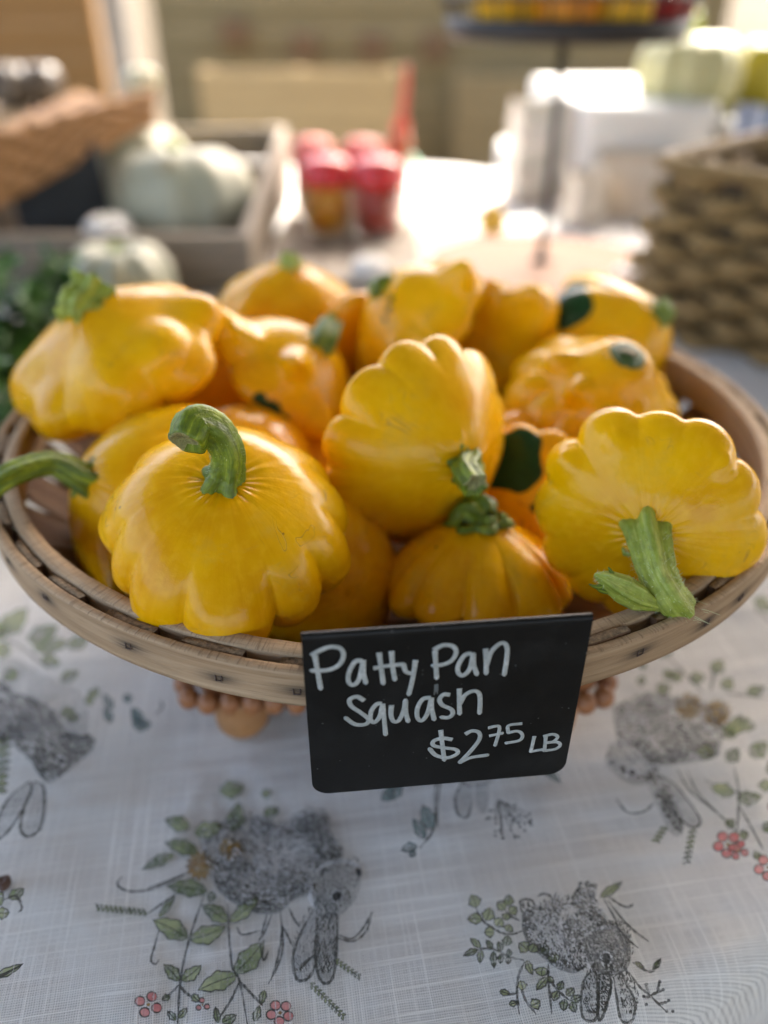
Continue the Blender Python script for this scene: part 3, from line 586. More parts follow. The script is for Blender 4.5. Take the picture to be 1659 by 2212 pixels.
# ------------------------------------------------------------------ round veneer basket
basket = empty('harvest_basket', (BC.x, BC.y, .0407), 'round weathered wooden stave basket heaped with yellow squash', 'basket')
def hoop(name, r0, r1, z0, z1, seed, stain_at=None):
    n = 540; th = np.linspace(0, 2*PI, n, endpoint=False); rng = np.random.default_rng(seed)
    wav = lambda a, k: a*sum(np.sin(th*f+rng.uniform(0, 6))/f**.5 for f in k)
    lo = z0+wav(.0005, (2, 3, 7, 13)); hi = z1+wav(.0004, (2, 3, 5, 11)); o = wav(.0003, (2, 3, 5))
    fray = rng.normal(size=n)*.00008
    nb = 9
    sec = [(r1, 'z', f) for f in np.linspace(0, 1, nb)] + [(r1-.0005, 't', 0), (r0+.0004, 't', 0)] + [(r0, 'z', f) for f in np.linspace(1, 0, nb)]
    rows = []
    for r, k, f in sec:
        zz = lo+(hi-.0005-lo)*f+.0 if k == 'z' else hi+fray
        rows.append(np.stack([BC.x+(r+o)*np.sin(th), BC.y-(r+o)*np.cos(th), zz], 1))
    V = np.vstack(rows); nr = len(rows)
    F = grid_faces(n, nr, True, True)
    # duplicate seam is left to the back, out of view
    rowlen = np.r_[0, np.cumsum([np.hypot(sec[i+1][0]-sec[i][0], ((z1-z0)/(nb-1) if sec[i][1] == 'z' == sec[i+1][1] else .0005)) for i in range(nr-1)])]
    uv = np.stack([np.tile(th*r1, nr), np.repeat(rowlen, n)], 1)
    st = np.zeros(len(V))
    for a, f0 in (stain_at or []):
        for i in range(nb):
            dth = ((th-a+PI) % (2*PI)-PI)*r1; f = i/(nb-1)
            st[i*n:(i+1)*n] = np.maximum(st[i*n:(i+1)*n], np.exp(-(dth/.0065)**2-((f-f0-.02*dth/.006)/.17)**2))
    fm = np.zeros(len(F), int); fm[(nb-1)*n:(nb+2)*n] = 1
    ob = mesh_obj(name, V, F, None, basket, uv=uv, attr={'stain': st}, mats=[MAT['hoop'], MAT['hoop_top']], fmat=fm)
    return ob, o, th
def phi_of(px, py):
    p = at(px, py, z=ZR); return math.atan2(p.x-BC.x, -(p.y-BC.y))
NST = 36
pit = 2*PI/NST
gaps = [phi_of(130, 1308), phi_of(345, 1392), phi_of(565, 1430), phi_of(1437, 1342), phi_of(1617, 1242)]
print('gap angles in pitches', [round(g/pit, 2) for g in gaps])
ph0 = gaps[1]
staples = [phi_of(50, 1270)+.02, phi_of(258, 1375)+.0, phi_of(467, 1425), phi_of(640, 1450), phi_of(1400, 1385), phi_of(1560, 1320), phi_of(1643, 1268)]
staples += [staples[-1]+pit*k*1.02 for k in range(1, 9)] + [staples[0]-pit*k for k in range(1, 9)]
staples_f = [(a, .55+.1*math.sin(7*a)) for a in staples]
hoop('outer_hoop', RO-.0036, RO, ZR-.0145, ZR, 3, staples_f)
hoop('inner_hoop', RO-.0136, RO-.0076, ZR-.0175, ZR+.0006, 8)
rng = np.random.default_rng(12)
def stave(phi, wd, seed, wk=1):
    rg = np.random.default_rng(seed)
    pr = crom([(RO-.0056, ZR-.0001+rg.uniform(-.0009, .0006)), (RO-.0057, ZR-.014), (RO-.0105, ZR-.022), (RO-.028, ZR-.038), (RO-.055, ZR-.0555), (RO-.078, ZR-.067), (RO-.095, ZR-.0708), (RO-.115, ZR-.0716), (.035, ZR-.0718)], 30)
    t = np.gradient(pr, axis=0); t /= np.linalg.norm(t, axis=1)[:, None]; nrm = np.stack([-t[:, 1], t[:, 0]], 1); nrm[:, 0] = np.abs(nrm[:, 0])
    nrm = np.stack([-t[:, 1], t[:, 0]], 1)                       # outward
    cols = np.linspace(-1, 1, 5); V = []; UV = []
    dirr = np.array([math.sin(phi), -math.cos(phi)]); tan = np.array([math.cos(phi), math.sin(phi)])
    L = np.r_[0, np.cumsum(np.linalg.norm(np.diff(pr, axis=0), axis=1))]
    for side in (1, -1):
        for i in range(len(pr)):
            hw = wd/2*np.interp(pr[i, 0], [.03, .09, .155, RO-.006], [.28, .84, 1.44*wk, 1.0])
            for c in cols:
                q = pr[i]+nrm[i]*side*.0016*(1 if abs(c) < 1 else .8)
                ang = c*hw/max(q[0], .02)
                # keep flat-ish: rotate about basket axis
                d = np.array([math.sin(phi+ang), -math.cos(phi+ang)])
                zz = q[1]+(rg.normal()*.00035 if i == 0 else 0)
                V.append((BC.x+d[0]*q[0], BC.y+d[1]*q[0], zz)); UV.append((L[i]+seed*.37, c*hw+seed*.11))
    n = len(pr); k = 5; F = []; fm = []
    for s in range(2):
        for i in range(n-1):
            for c in range(k-1):
                a = s*n*k+i*k+c; q = [a, a+1, a+k+1, a+k]; F.append(q if s else q[::-1]); fm.append(0)
    for i in range(n-1):
        for c in (0, k-1):
            a = i*k+c; b = n*k+a; q = [a, a+k, b+k, b]; F.append(q if c == 0 else q[::-1]); fm.append(0)
    for c in range(k-1): F.append([c, c+1, n*k+c+1, n*k+c]); fm.append(1)
    return V, F, UV, fm
for i in range(NST):
    ph = ph0+pit*(i+.5)+rng.normal()*.006
    wd = pit*RO*(.62+rng.uniform(-.05, .05))
    V, F, UV, fm = stave(ph, wd, i+1, .66 if abs((ph-phi_of(70, 1230)+PI) % (2*PI)-PI) < pit*.8 else 1)
    mesh_obj('stave', V, F, None, basket, uv=UV, mats=[MAT['stave'], MAT['stave_end']], fmat=fm)
Vd, Fd = slab(np.array([(.086*math.cos(q), .086*math.sin(q)) for q in np.linspace(0, 2*PI, 48, endpoint=False)]), ZR-.0705, ZR-.0675, .0008, (BC.x, BC.y))
mesh_obj('base_board', Vd, Fd, MAT['stave'], basket, smooth=False, uv=np.asarray(Vd)[:, :2])
for a, f0 in staples_f:                                              # little wire staples: two pins joined by a bar
    zc = ZR-.0145+.0145*f0; ps = []
    for k in (-1, 1):
        aa = a+k*.0011/RO
        ps.append((BC.x+(RO+.0002)*math.sin(aa), BC.y-(RO+.0002)*math.cos(aa), zc+.0009*k*.2))
    parts = []
    for q in ps: parts.append(sweep([(q[0], q[1], q[2]-.0011), (q[0], q[1], q[2]+.0011)], [.00022, .00022], 6, 3)[:2])
    parts.append(sweep([tuple(np.array(ps[0])+(0, 0, -.0011)), tuple(np.array(ps[1])+(0, 0, -.0011))], [.0002, .0002], 6, 3)[:2])
    V, F, _ = join(parts); mesh_obj('staple', V, F, MAT['wire'], basket)

# ------------------------------------------------------------------ the squash
PROF = {
 'patty': [(.0, .50), (.10, .505), (.22, .485), (.42, .40), (.64, .27), (.84, .12), (.96, -.01), (1., -.12), (.95, -.23), (.82, -.31), (.58, -.36), (.30, -.37), (.12, -.355), (.0, -.35)],
 'deep':  [(.0, .50), (.10, .51), (.22, .50), (.42, .44), (.64, .33), (.84, .16), (.96, -.03), (1., -.20), (.95, -.36), (.80, -.47), (.56, -.53), (.30, -.55), (.12, -.54), (.0, -.53)],
 'flat':  [(.0, .36), (.10, .37), (.24, .37), (.46, .33), (.70, .25), (.88, .14), (.98, .02), (1., -.09), (.96, -.19), (.84, -.27), (.58, -.33), (.30, -.35), (.12, -.34), (.0, -.33)],
 'hero':  [(.0, .37), (.08, .375), (.18, .39), (.34, .385), (.54, .33), (.76, .20), (.93, .02), (1., -.14), (.985, -.30), (.91, -.44), (.72, -.54), (.40, -.57), (.15, -.56), (.0, -.55)],
 'bell':  [(.0, .74), (.14, .74), (.27, .70), (.37, .61), (.48, .48), (.64, .32), (.84, .15), (.97, -.02), (1., -.15), (.94, -.28), (.78, -.37), (.54, -.43), (.26, -.46), (.0, -.46)],
 'dome':  [(.0, .62), (.10, .62), (.24, .59), (.44, .49), (.66, .34), (.86, .14), (.98, -.04), (1., -.14), (.94, -.25), (.78, -.31), (.54, -.34), (.28, -.35), (.12, -.345), (.0, -.34)],
}
SQ = {}
def squash(key, px, py, depth, R, axis, roll, prof, n, amp, label, seed, kup=3.2, pw=.7, bumps=(), green=(), orange=0., noise_a=.025, droop=.05, puff=.05, stemgreen=.0, kdn=2.2, NPT=(100, 216)):
    depth *= KS; R *= KS
    c = at(px, py, depth); ax = view_dir(c, *axis)
    q = ax.to_track_quat('Z', 'Y').to_matrix() @ Matrix.Rotation(roll, 3, 'Z')
    rg = np.random.default_rng(seed); NT_, NP_ = NPT
    D = crom(PROF[prof], 600); L = np.r_[0, np.cumsum(np.linalg.norm(np.diff(D, axis=0), axis=1))]; L /= L[-1]
    t = np.linspace(0, 1, NT_); rho = np.interp(t, L, D[:, 0]); z = np.interp(t, L, D[:, 1]); rho[0] = rho[-1] = 0
    te = t[rho.argmax()]
    ph = np.linspace(0, 2*PI, NP_, endpoint=False)
    bd = np.sort((np.arange(n)+rg.uniform(-.16, .16, n))*2*PI/n); ext = np.r_[bd-2*PI, bd, bd+2*PI]
    k = np.searchsorted(ext, ph, side='right')-1; lo, hi = ext[k], ext[k+1]; tau = (ph-lo)/(hi-lo)
    ak = rg.uniform(.72, 1.28, n)[k % n]; bk = rg.uniform(-1, 1, n)[k % n]
    wd_ = np.clip((hi-lo)*n/(2*PI), .6, 1.4)
    Lb = np.sin(PI*np.clip(tau, 0, 1))**pw
    rn = np.clip(rho, 0, 1)
    Wt = np.where(t < te, rn**kup*(1-.25*rn**8), rn**kdn)
    Lob = (Lb*ak*wd_-.62)
    r2 = rho[:, None]*(1+amp*Wt[:, None]*Lob[None])
    band = np.exp(-((t-te+.07)/.10)**2)
    z2 = z[:, None]+(puff*band[:, None]*(Lb*ak-.5)[None]) - droop*(rn**5)[:, None]*(Lb*ak+.35*bk)[None]
    # fine radial pleats near the stem
    pl = np.exp(-((rn-.16)/.16)**2)*(t < te)
    z2 += pl[:, None]*((.007)*np.sin(ph*17+3*np.sin(ph*2+seed))*np.sin(ph*2.5+seed)**2+.0045*np.sin(ph*31+2*np.sin(ph*3))*np.cos(ph*1.5+seed)**2)[None]
    r2 *= 1+.05*(np.sin(ph*2+rg.uniform(0, 6))+.6*np.sin(ph*3+rg.uniform(0, 6)))[None]*rn[:, None]**2*.5
    X = np.stack([r2*np.cos(ph), r2*np.sin(ph), z2], -1)
    dr = X/np.linalg.norm(X+1e-9, axis=-1, keepdims=True)
    dsp = np.zeros(X.shape[:2])
    for f in (2.3, 3.7, 5.9, 9.0):
        for _ in range(3):
            kv = rg.normal(size=3); kv *= f/np.linalg.norm(kv); dsp += np.sin(X@kv+rg.uniform(0, 6))/f
    X += dr*(noise_a*dsp)[..., None]*np.minimum(1, rn/.3)[:, None, None]
    base = X.copy()
    Wd = base.reshape(-1, 3)*R @ np.array(q).T+np.array(c)-np.array([0, 0, CAM_Z])
    dep = Wd[:, 1]*CP-Wd[:, 2]*SP; PX = 829.5+FPX*Wd[:, 0]/dep; PY = 1106-FPX*(Wd[:, 1]*SP+Wd[:, 2]*CP)/dep
    def hit(f):                                                  # the place on the near side that shows at this picture point
        if f[0] != 'px': return int(f[1]*(NT_-1)), int((f[0] % (2*PI))/(2*PI)*NP_) % NP_
        k = int(np.argmin(np.hypot(PX-f[1], PY-f[2])+(dep-dep.min())*900)); return k//NP_, k % NP_
    for f_ in bumps:
        i, j = hit(f_); ba, bw = f_[-2:]; bp = ph[j]; p = base[i, j]; d_ = np.linalg.norm(base-p, axis=-1)
        nd = dr[i, j]*.5+np.array([math.cos(bp), math.sin(bp), .6])*.5
        g = .85*np.exp(-(d_/bw)**2)+.38*np.clip(1-(d_/(bw*1.1))**2, 0, 1)**1.1; X += (ba*g)[..., None]*nd
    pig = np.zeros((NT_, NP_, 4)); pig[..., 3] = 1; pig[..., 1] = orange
    pig[..., 2] = stemgreen*np.exp(-(rn/.22)**2)[:, None]*(t < te)[:, None]
    for f_ in green:
        i, j = hit(f_); gr = f_[-1]; p = base[i, j]; d_ = np.linalg.norm(base-p, axis=-1)
        wob = .12*np.sin(base[..., 0]*9+1)+.1*np.sin(base[..., 1]*11+base[..., 2]*7)
        pig[..., 0] = np.maximum(pig[..., 0], np.clip(.5+(gr*(1+wob)-d_)*6, 0, 1))
    V = (X*R).reshape(-1, 3)
    U = np.stack([np.tile(ph/(2*PI), (NT_, 1)), np.tile(t[:, None], (1, NP_))], -1)
    # mirror u so the texture has no seam
    U[..., 0] = np.abs(U[..., 0]*2-1)
    e = empty('pattypan_squash', c, label, 'squash', 'yellow pattypan squash heaped in the basket')
    e.rotation_euler = q.to_euler()
    mesh_obj('body', V, grid_faces(NP_, NT_), MAT['squash'], e, uv=U.reshape(-1, 2), attr={'pigment': pig.reshape(-1, 4)}, world=False)
    top = c+q@Vector((0, 0, (PROF[prof][0][1]+.0)*R))
    SQ[key] = dict(o=e, c=c, q=q, R=R, ax=ax, top=top, d=depth_of(top))
    return e
def stem(key, pts, rad, mat='stem', ridges=5, ramp=(.32, .14, .12, .10), nseg=40, sink=.003, name='stem', npts=44, rough=.02, extra=None):
    """pts: (px, py, extra depth) after the first point, which is the crown of the squash"""
    s = SQ[key]; P0 = s['top']-s['ax']*sink
    path = [tuple(P0), tuple(s['top']+s['ax']*(sink*.4))] + [tuple(at(a, b, s['d']+c*KS)) for a, b, c in pts]
    rad = [r*KS for r in rad]
    V, F, UV = sweep(path, rad, nseg, npts, ridges, ramp, seed=len(key), rough=rough)
    # ragged cut end: sink the middle of the end cap
    V = np.asarray(V); endc = V[-nseg:].mean(0); n = len(V)
    tdir = endc-V[-2*nseg:-nseg].mean(0); tdir /= np.linalg.norm(tdir)+1e-12
    ring1 = endc+(V[-nseg:]-endc)*.80-tdir*0; ring2 = endc+(V[-nseg:]-endc)*.55-tdir*rad[-1]*.28
    F = F[:-1]; V = np.vstack([V, ring1, ring2]); UV = np.vstack([UV, UV[-nseg:], UV[-nseg:]])
    for a in range(nseg):
        b = (a+1) % nseg; F.append([n-nseg+a, n-nseg+b, n+b, n+a]); F.append([n+a, n+b, n+nseg+b, n+nseg+a])
    F.append([n+nseg+a for a in range(nseg)])
    fm = [0]*(len(F)-nseg-1)+[1]*(nseg+1)
    return mesh_obj(name, V, F, None, s['o'], uv=UV, mats=[MAT[mat], MAT['cut']], fmat=fm)
mm = .001
squash('hero', 490, 1108, .262, .0412, (-.05, .64, .77), .25, 'hero', 11, .15, 'large yellow pattypan in front with thick green stem curling over to the left', 11, 5.0, .62, noise_a=.028, droop=.05, puff=.03, kdn=1.3)
squash('mid', 922, 964, .312, .0415, (.58, -.26, .77), 1.0, 'dome', 12, .13, 'smooth yellow pattypan stood on edge mid heap, stub stem pointing down right', 22, 8, .55, noise_a=.014, droop=.0, puff=.012)
squash('right', 1397, 1126, .272, .0380, (.0, -.30, .95), .3, 'flat', 12, .125, 'flat-faced scalloped yellow pattypan whose hairy stem and bud lie on the rim', 33, 7.0, .55, bumps=(('px', 1230, 1000, .05, .14), ('px', 1330, 960, .045, .13), ('px', 1560, 1010, .045, .13)), noise_a=.022, droop=.0, puff=.03)
squash('low', 1028, 1232, .308, .0355, (.05, .90, .42), .8, 'dome', 11, .15, 'small deeply ribbed yellow pattypan low behind the price sign with a broad green stem cap', 44, 1.3, .6, noise_a=.015, droop=.05, puff=.06)
squash('upleft', 240, 754, .362, .0492, (-.46, .74, .49), .5, 'patty', 8, .13, 'big lumpy yellow pattypan resting on the left rim with a crumpled pale stem', 55, 3.6, .8, bumps=(('px', 215, 790, .10, .30), ('px', 335, 745, .12, .26), ('px', 425, 675, .13, .30), ('px', 60, 815, .08, .30), ('px', 130, 885, .14, .30), ('px', 280, 850, .08, .3)), noise_a=.045, droop=.03, puff=.04)
squash('back', 628, 650, .462, .0425, (.02, .92, .39), .2, 'patty', 9, .13, 'low domed yellow pattypan at the back of the heap in front of the pumpkin crate', 66, 2.6, .7, noise_a=.02, droop=.03, puff=.05, NPT=(80, 160))
squash('knob', 632, 812, .385, .0375, (.62, .66, .42), 2.2, 'dome', 7, .13, 'knobbly yellow pattypan tilted mid heap with dark green streak along its lower edge', 77, 4.0, .8, bumps=(('px', 495, 715, .34, .26), ('px', 540, 740, .14, .15), ('px', 640, 785, .22, .20), ('px', 690, 915, .22, .22)), green=(('px', 585, 890, .14), ('px', 560, 862, .08), ('px', 612, 912, .10)), noise_a=.03, puff=.04)
squash('edge', 898, 695, .425, .0400, (-.66, .62, .32), .9, 'dome', 9, .12, 'yellow pattypan on its side at the back with green stem at its upper left', 88, 3.4, .8, bumps=(('px', 930, 740, .14, .20), ('px', 978, 605, .26, .26), ('px', 860, 760, .10, .2)), green=(('px', 838, 668, .05), ('px', 830, 690, .045), ('px', 845, 645, .05)), noise_a=.04, puff=.05, NPT=(80, 160))
squash('twin', 1090, 742, .44, .039, (.35, .45, -.75), .1, 'deep', 8, .19, 'blurred knobbly yellow pattypan at the back between two others, seen from its blossom end', 99, 2.5, .75, bumps=(('px', 1060, 640, .14, .22), ('px', 1140, 650, .12, .2)), noise_a=.05, puff=.12, NPT=(80, 160))
squash('far', 1335, 733, .435, .0425, (.72, .44, .36), 1.7, 'dome', 9, .09, 'yellow pattypan with a dark green flank nearest the wicker basket', 110, 2.6, .8, green=(('px', 1214, 660, .34), ('px', 1230, 622, .20), ('px', 1318, 612, .10)), noise_a=.02, NPT=(80, 160))
squash('bell', 1296, 868, .372, .0415, (.36, .66, .66), .3, 'bell', 12, .14, 'bell-shaped yellow pattypan with knobs and a dark green stem scar near the right rim', 121, 2.6, .65, bumps=(('px', 1215, 785, .14, .19), ('px', 1255, 845, .13, .17), ('px', 1310, 905, .09, .15), ('px', 1385, 895, .06, .14)), noise_a=.03, puff=.07)
squash('longstem', 300, 1078, .325, .0420, (-.78, .30, .54), .6, 'dome', 10, .09, 'yellow pattypan behind the front one with a long green stem reaching over the left rim', 132, 3, .7, noise_a=.02)
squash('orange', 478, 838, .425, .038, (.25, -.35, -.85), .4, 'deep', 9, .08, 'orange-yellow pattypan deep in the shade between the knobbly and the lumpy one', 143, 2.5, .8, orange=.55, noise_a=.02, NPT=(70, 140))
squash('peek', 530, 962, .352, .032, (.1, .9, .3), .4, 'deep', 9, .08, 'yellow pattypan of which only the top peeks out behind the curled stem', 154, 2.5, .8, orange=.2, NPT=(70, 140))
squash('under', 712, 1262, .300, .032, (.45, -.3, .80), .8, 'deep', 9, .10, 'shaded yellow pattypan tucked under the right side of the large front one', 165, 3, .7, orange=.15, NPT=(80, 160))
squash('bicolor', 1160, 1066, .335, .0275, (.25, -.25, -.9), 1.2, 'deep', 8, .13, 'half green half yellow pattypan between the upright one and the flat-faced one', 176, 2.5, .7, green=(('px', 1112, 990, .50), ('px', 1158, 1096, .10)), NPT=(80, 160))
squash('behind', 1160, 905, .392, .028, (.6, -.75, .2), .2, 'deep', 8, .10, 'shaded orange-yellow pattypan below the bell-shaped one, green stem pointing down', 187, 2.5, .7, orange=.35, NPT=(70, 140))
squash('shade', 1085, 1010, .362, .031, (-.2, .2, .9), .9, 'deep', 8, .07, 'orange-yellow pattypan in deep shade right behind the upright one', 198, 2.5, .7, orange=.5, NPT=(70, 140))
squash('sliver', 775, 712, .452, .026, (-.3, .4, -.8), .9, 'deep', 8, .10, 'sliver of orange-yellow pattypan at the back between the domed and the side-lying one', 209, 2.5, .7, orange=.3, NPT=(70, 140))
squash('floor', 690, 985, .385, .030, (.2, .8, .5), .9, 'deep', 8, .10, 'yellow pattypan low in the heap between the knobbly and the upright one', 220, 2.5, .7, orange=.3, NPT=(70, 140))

stem('hero', [(490, 1015, -.003), (490, 975, -.006), (466, 935, -.009), (424, 920, -.012), (404, 958, -.015)], [.0100, .0070, .0052, .0050, .0052, .0059, .0066, .0056], 'stem', 5, (.34, .22, .11, .09, .08, .06))
stem('mid', [(1006, 1018, -.010), (1027, 1050, -.018)], [.0080, .0054, .0048, .0046], 'stem', 6, (.22, .12, .13, .12))
stem('right', [(1418, 1240, -.010), (1442, 1284, -.014), (1470, 1318, -.011)], [.0088, .0066, .0057, .0053, .0051], 'stem_pale', 5, (.34, .18, .13, .11))
stem('low', [(1046, 1128, -.002), (1046, 1114, -.002)], [.0125, .0086, .0046, .0040], 'stem', 7, (.16, .14, .14, .12), sink=.002)
stem('upleft', [(190, 640, .001), (205, 612, .003)], [.0095, .0070, .0062, .0078], 'stem_pale', 5, (.30, .25, .28, .35), rough=.08)
stem('back', [(627, 558, .0), (628, 551, .0)], [.0075, .0055, .005, .005], 'stem_pale', 5, .2, 30)
stem('knob', [(712, 708, .006), (720, 702, .008)], [.0085, .006, .0055, .0055], 'stem', 5, .2, 30)
stem('edge', [(842, 622, .002), (830, 612, .0)], [.0085, .0065, .006, .006], 'stem', 5, .2, 30)
stem('far', [(1425, 672, .0), (1436, 668, .002)], [.0085, .006, .0055, .0055], 'stem', 5, .2, 30)
stem('longstem', [(120, 1004, -.004), (60, 1012, -.010), (0, 1040, -.016), (-60, 1090, -.018)], [.0085, .0056, .0047, .0044, .0044, .0046], 'stem', 5, (.3, .13, .12, .12))
stem('behind', [(1192, 948, -.004), (1200, 965, -.004)], [.0085, .006, .0055, .0055], 'stem_dark', 5, .2, 30)
# scar of the bell-shaped one: dark ring with a corky centre
s = SQ['bell']; e = s['o']
V, F, UV = sweep([(0, 0, s['R']*.69), (0, 0, s['R']*.752), (0, 0, s['R']*.765)], [.0098, .0086, .0062], 32, 8, 5, .02); mesh_obj('stem_scar', V, F, MAT['stem_dark'], e, uv=UV, world=False)
V, F, UV = sweep([(.0022, .0012, s['R']*.757), (.0024, .0014, s['R']*.772)], [.0044, .0034], 24, 3, 3, .18); mesh_obj('scar_core', V, F, simple('corky_scar', (.50, .40, .27), .8, .3, 400, .5), e, uv=UV, world=False)
# the bud on the right-hand stem
s = SQ['right']; d0 = s['d']
bp = [tuple(at(a, b, d0+c*KS)) for a, b, c in ((1460, 1316, -.012), (1415, 1306, -.015), (1378, 1290, -.016), (1345, 1272, -.016), (1310, 1252, -.016), (1284, 1242, -.016))]
V, F, UV = sweep(bp, [.0016, .0020, .0044, .0046, .0030, .0006], 30, 40, 6, .12, seed=4); mesh_obj('bud', V, F, MAT['stem_pale'], s['o'], uv=UV)
for a in (((1316, 1256), (1322, 1240), (1314, 1225)), ((1310, 1262), (1290, 1268), (1272, 1262)), ((1330, 1280), (1300, 1276), (1286, 1268))):
    V, F, UV = sweep([tuple(at(q[0], q[1], d0-.0162*KS)) for q in a], [.0012, .0009, .0002], 8, 10, 0, 0); mesh_obj('sepal', V, F, MAT['stem'], s['o'], uv=UV)
def fuzz(key, path, rad, count, seed, ln=.0022, name='stem_hairs'):
    rg = np.random.default_rng(seed); C = crom(path, 80); T, N, B = frames(C); parts = []
    for _ in range(count):
        i = rg.integers(4, 79); q = rg.uniform(0, 2*PI); d = N[i]*math.cos(q)+B[i]*math.sin(q); r = np.interp(i/79, np.linspace(0, 1, len(rad)), rad)
        p = C[i]+d*r*.98; l = ln*rg.uniform(.4, 1); t_ = p+d*l+T[i]*l*rg.uniform(-.6, .6); sd_ = np.cross(d, T[i])*.00006
        parts.append((np.array([p-sd_, p+sd_, t_, p+T[i]*.0001]), [[0, 1, 2], [1, 3, 2], [3, 0, 2]]))
    V, F, _ = join(parts); o = mesh_obj(name, V, F, MAT['hair'], SQ[key]['o'], smooth=False); tag(o, kind='stuff')
MAT['hair'] = simple('plant_hair', (.62, .70, .42), .6, .1, 50)
fuzz('right', [tuple(s['top'])]+[tuple(at(a, b, d0+c*KS)) for a, b, c in ((1418, 1240, -.010), (1442, 1284, -.014), (1470, 1318, -.011))], [.0080, .0068, .0062, .0058], 420, 3)
fuzz('right', bp, [.0016, .0022, .0046, .0048, .003, .001], 160, 4, .0014)
s1_ = SQ['hero']
fuzz('hero', [tuple(s1_['top'])]+[tuple(at(a, b, s1_['d']+c*KS)) for a, b, c in ((490, 1015, -.003), (490, 975, -.006), (466, 935, -.009), (424, 920, -.012))], [.008, .0058, .0057, .0062, .0066], 260, 5, .0010)
# stringy fibres at the cut end on the rim
fb = []
rg = np.random.default_rng(2); p0 = at(1472, 1322, d0-.011*KS)
for k in range(9):
    a = Vector(rg.normal(size=3))*.004; b = Vector((.010*rg.uniform(.2, 1.3), -.004*rg.uniform(0, 1), -.003*rg.uniform(-.3, 1)))
    fb.append(sweep([tuple(p0+a*.4), tuple(p0+b*.5+a*.5), tuple(p0+b+a*.3)], [.00012, .0001, .00005], 5, 8)[:2])
V, F, _ = join(fb); mesh_obj('stem_fibres', V, F, MAT['hair'], SQ['right']['o'])

# ------------------------------------------------------------------ price sign clipped over the rim
SL, SR_ = [Vector((x*KS, y*KS, CAM_Z-.140*KS)) for x, y in ((-.0218, .1556), (.0568, .1636))]
sd_ = (SR_-SL); SWD = sd_.length; sx_ = sd_.normalized(); sn = Vector((sx_.y, -sx_.x, 0)); SH = .0645*KS   # sn faces the lens
sign = empty('price_sign', SL+sd_/2-Vector((0, 0, SH)), 'black bent plastic price sign lettered Patty Pan Squash hooked over the basket rim', 'sign')
def mat_sign():
    m = M('sign_black'); v = m.tc()
    sp = m.vor(v, 420); f = m.math('LESS_THAN', sp.outputs['Distance'], .11); pk = m.math('GREATER_THAN', m.n('ShaderNodeSeparateColor', {0: sp.outputs['Color']}).outputs[0], .86)
    c = m.mix(m.math('MULTIPLY', m.math('MULTIPLY', f, pk), .35), (.004, .0045, .0046), (.30, .31, .31))
    c = m.mix(m.ramp(m.noise(v, 45, 4), [(.5, 0), (.8, .05)]), c, (.2, .21, .21))
    return m.P(color=c, rough=m.ramp(m.noise(v, 80, 4), [(.3, .34), (.7, .48)]), spec=.30, normal=m.bump(m.noise(v, 1600, 2), .12, .0003))
MAT['sign'] = mat_sign()
def sgn(a, h, off): return np.array(SL+sx_*a+sn*off+Vector((0, 0, h)))
# cross-section down the face and over the fold; width varies for the rounded bottom corners
rc = .0058; prof_s = []
for h in np.r_[-SH, -SH+rc*(1-np.cos(np.linspace(0, PI/2, 9)[1:])), np.linspace(-SH+rc+.004, -.003, 16)]: prof_s.append((0., h))
prof_s += [(-.0014+.0014*math.cos(q), -.0014+.0014*math.sin(q)) for q in np.linspace(.15, PI*.78, 9)]
prof_s += [(-.0060, -.0060), (-.0105, -.0125), (-.0135, -.0180), (-.0146, -.0240), (-.0147, -.0360)]
TH = .0009; nc = 25
P2 = np.array(prof_s); tg = np.gradient(P2, axis=0); tg /= np.linalg.norm(tg, axis=1)[:, None]; nr2 = np.stack([tg[:, 1], -tg[:, 0]], 1)
Vs = []
for side in (0, 1):
    for i, (o_, h) in enumerate(prof_s):
        hb = h+SH; ins = rc-math.sqrt(max(0, rc*rc-(rc-hb)**2)) if (hb < rc and i < 12) else 0.
        oo, hh = (o_, h) if side == 0 else (o_-nr2[i, 0]*TH, h-nr2[i, 1]*TH)
        for c in np.linspace(0, 1, nc): Vs.append(sgn(ins+(SWD-2*ins)*c, hh, oo))
npf = len(prof_s); Fs = []
for s_ in range(2):
    for i in range(npf-1):
        for c in range(nc-1):
            a = s_*npf*nc+i*nc+c; q = [a, a+1, a+nc+1, a+nc]; Fs.append(q if s_ == 0 else q[::-1])
for i in range(npf-1):
    for c in (0, nc-1):
        a = i*nc+c; b = npf*nc+a; q = [a, a+nc, b+nc, b]; Fs.append(q if c == 0 else q[::-1])
for i in (0, npf-1):
    for c in range(nc-1):
        a = i*nc+c; b = npf*nc+a; q = [a, b, b+1, a+1]; Fs.append(q if i == 0 else q[::-1])
plate = mesh_obj('plate', Vs, Fs, MAT['sign'], sign)
for p in plate.data.polygons: p.use_smooth = True
try: plate.data.set_sharp_from_angle(angle=math.radians(40))
except Exception: pass
def mat_chalk():
    m = M('paint_marker'); v = m.tc(); n = m.noise(v, 900, 3); n2 = m.noise(v, 160, 3)
    c = m.ramp(m.math('ADD', m.math('MULTIPLY', n, .5), m.math('MULTIPLY', n2, .5)), [(.32, (.27, .30, .29)), (.55, (.40, .43, .42)), (.72, (.60, .63, .62))])
    return m.P(color=c, rough=.6)
MAT['chalk'] = mat_chalk()
def sign_pt(cx, cy, off=.0):
    d = ray((850+cx/1.7839)*.73733, (1780+cy/1.7839)*.73733); o_ = Vector((0, 0, CAM_Z)); q = SL+sn*off
    return o_+d*((q-o_).dot(sn)/d.dot(sn))
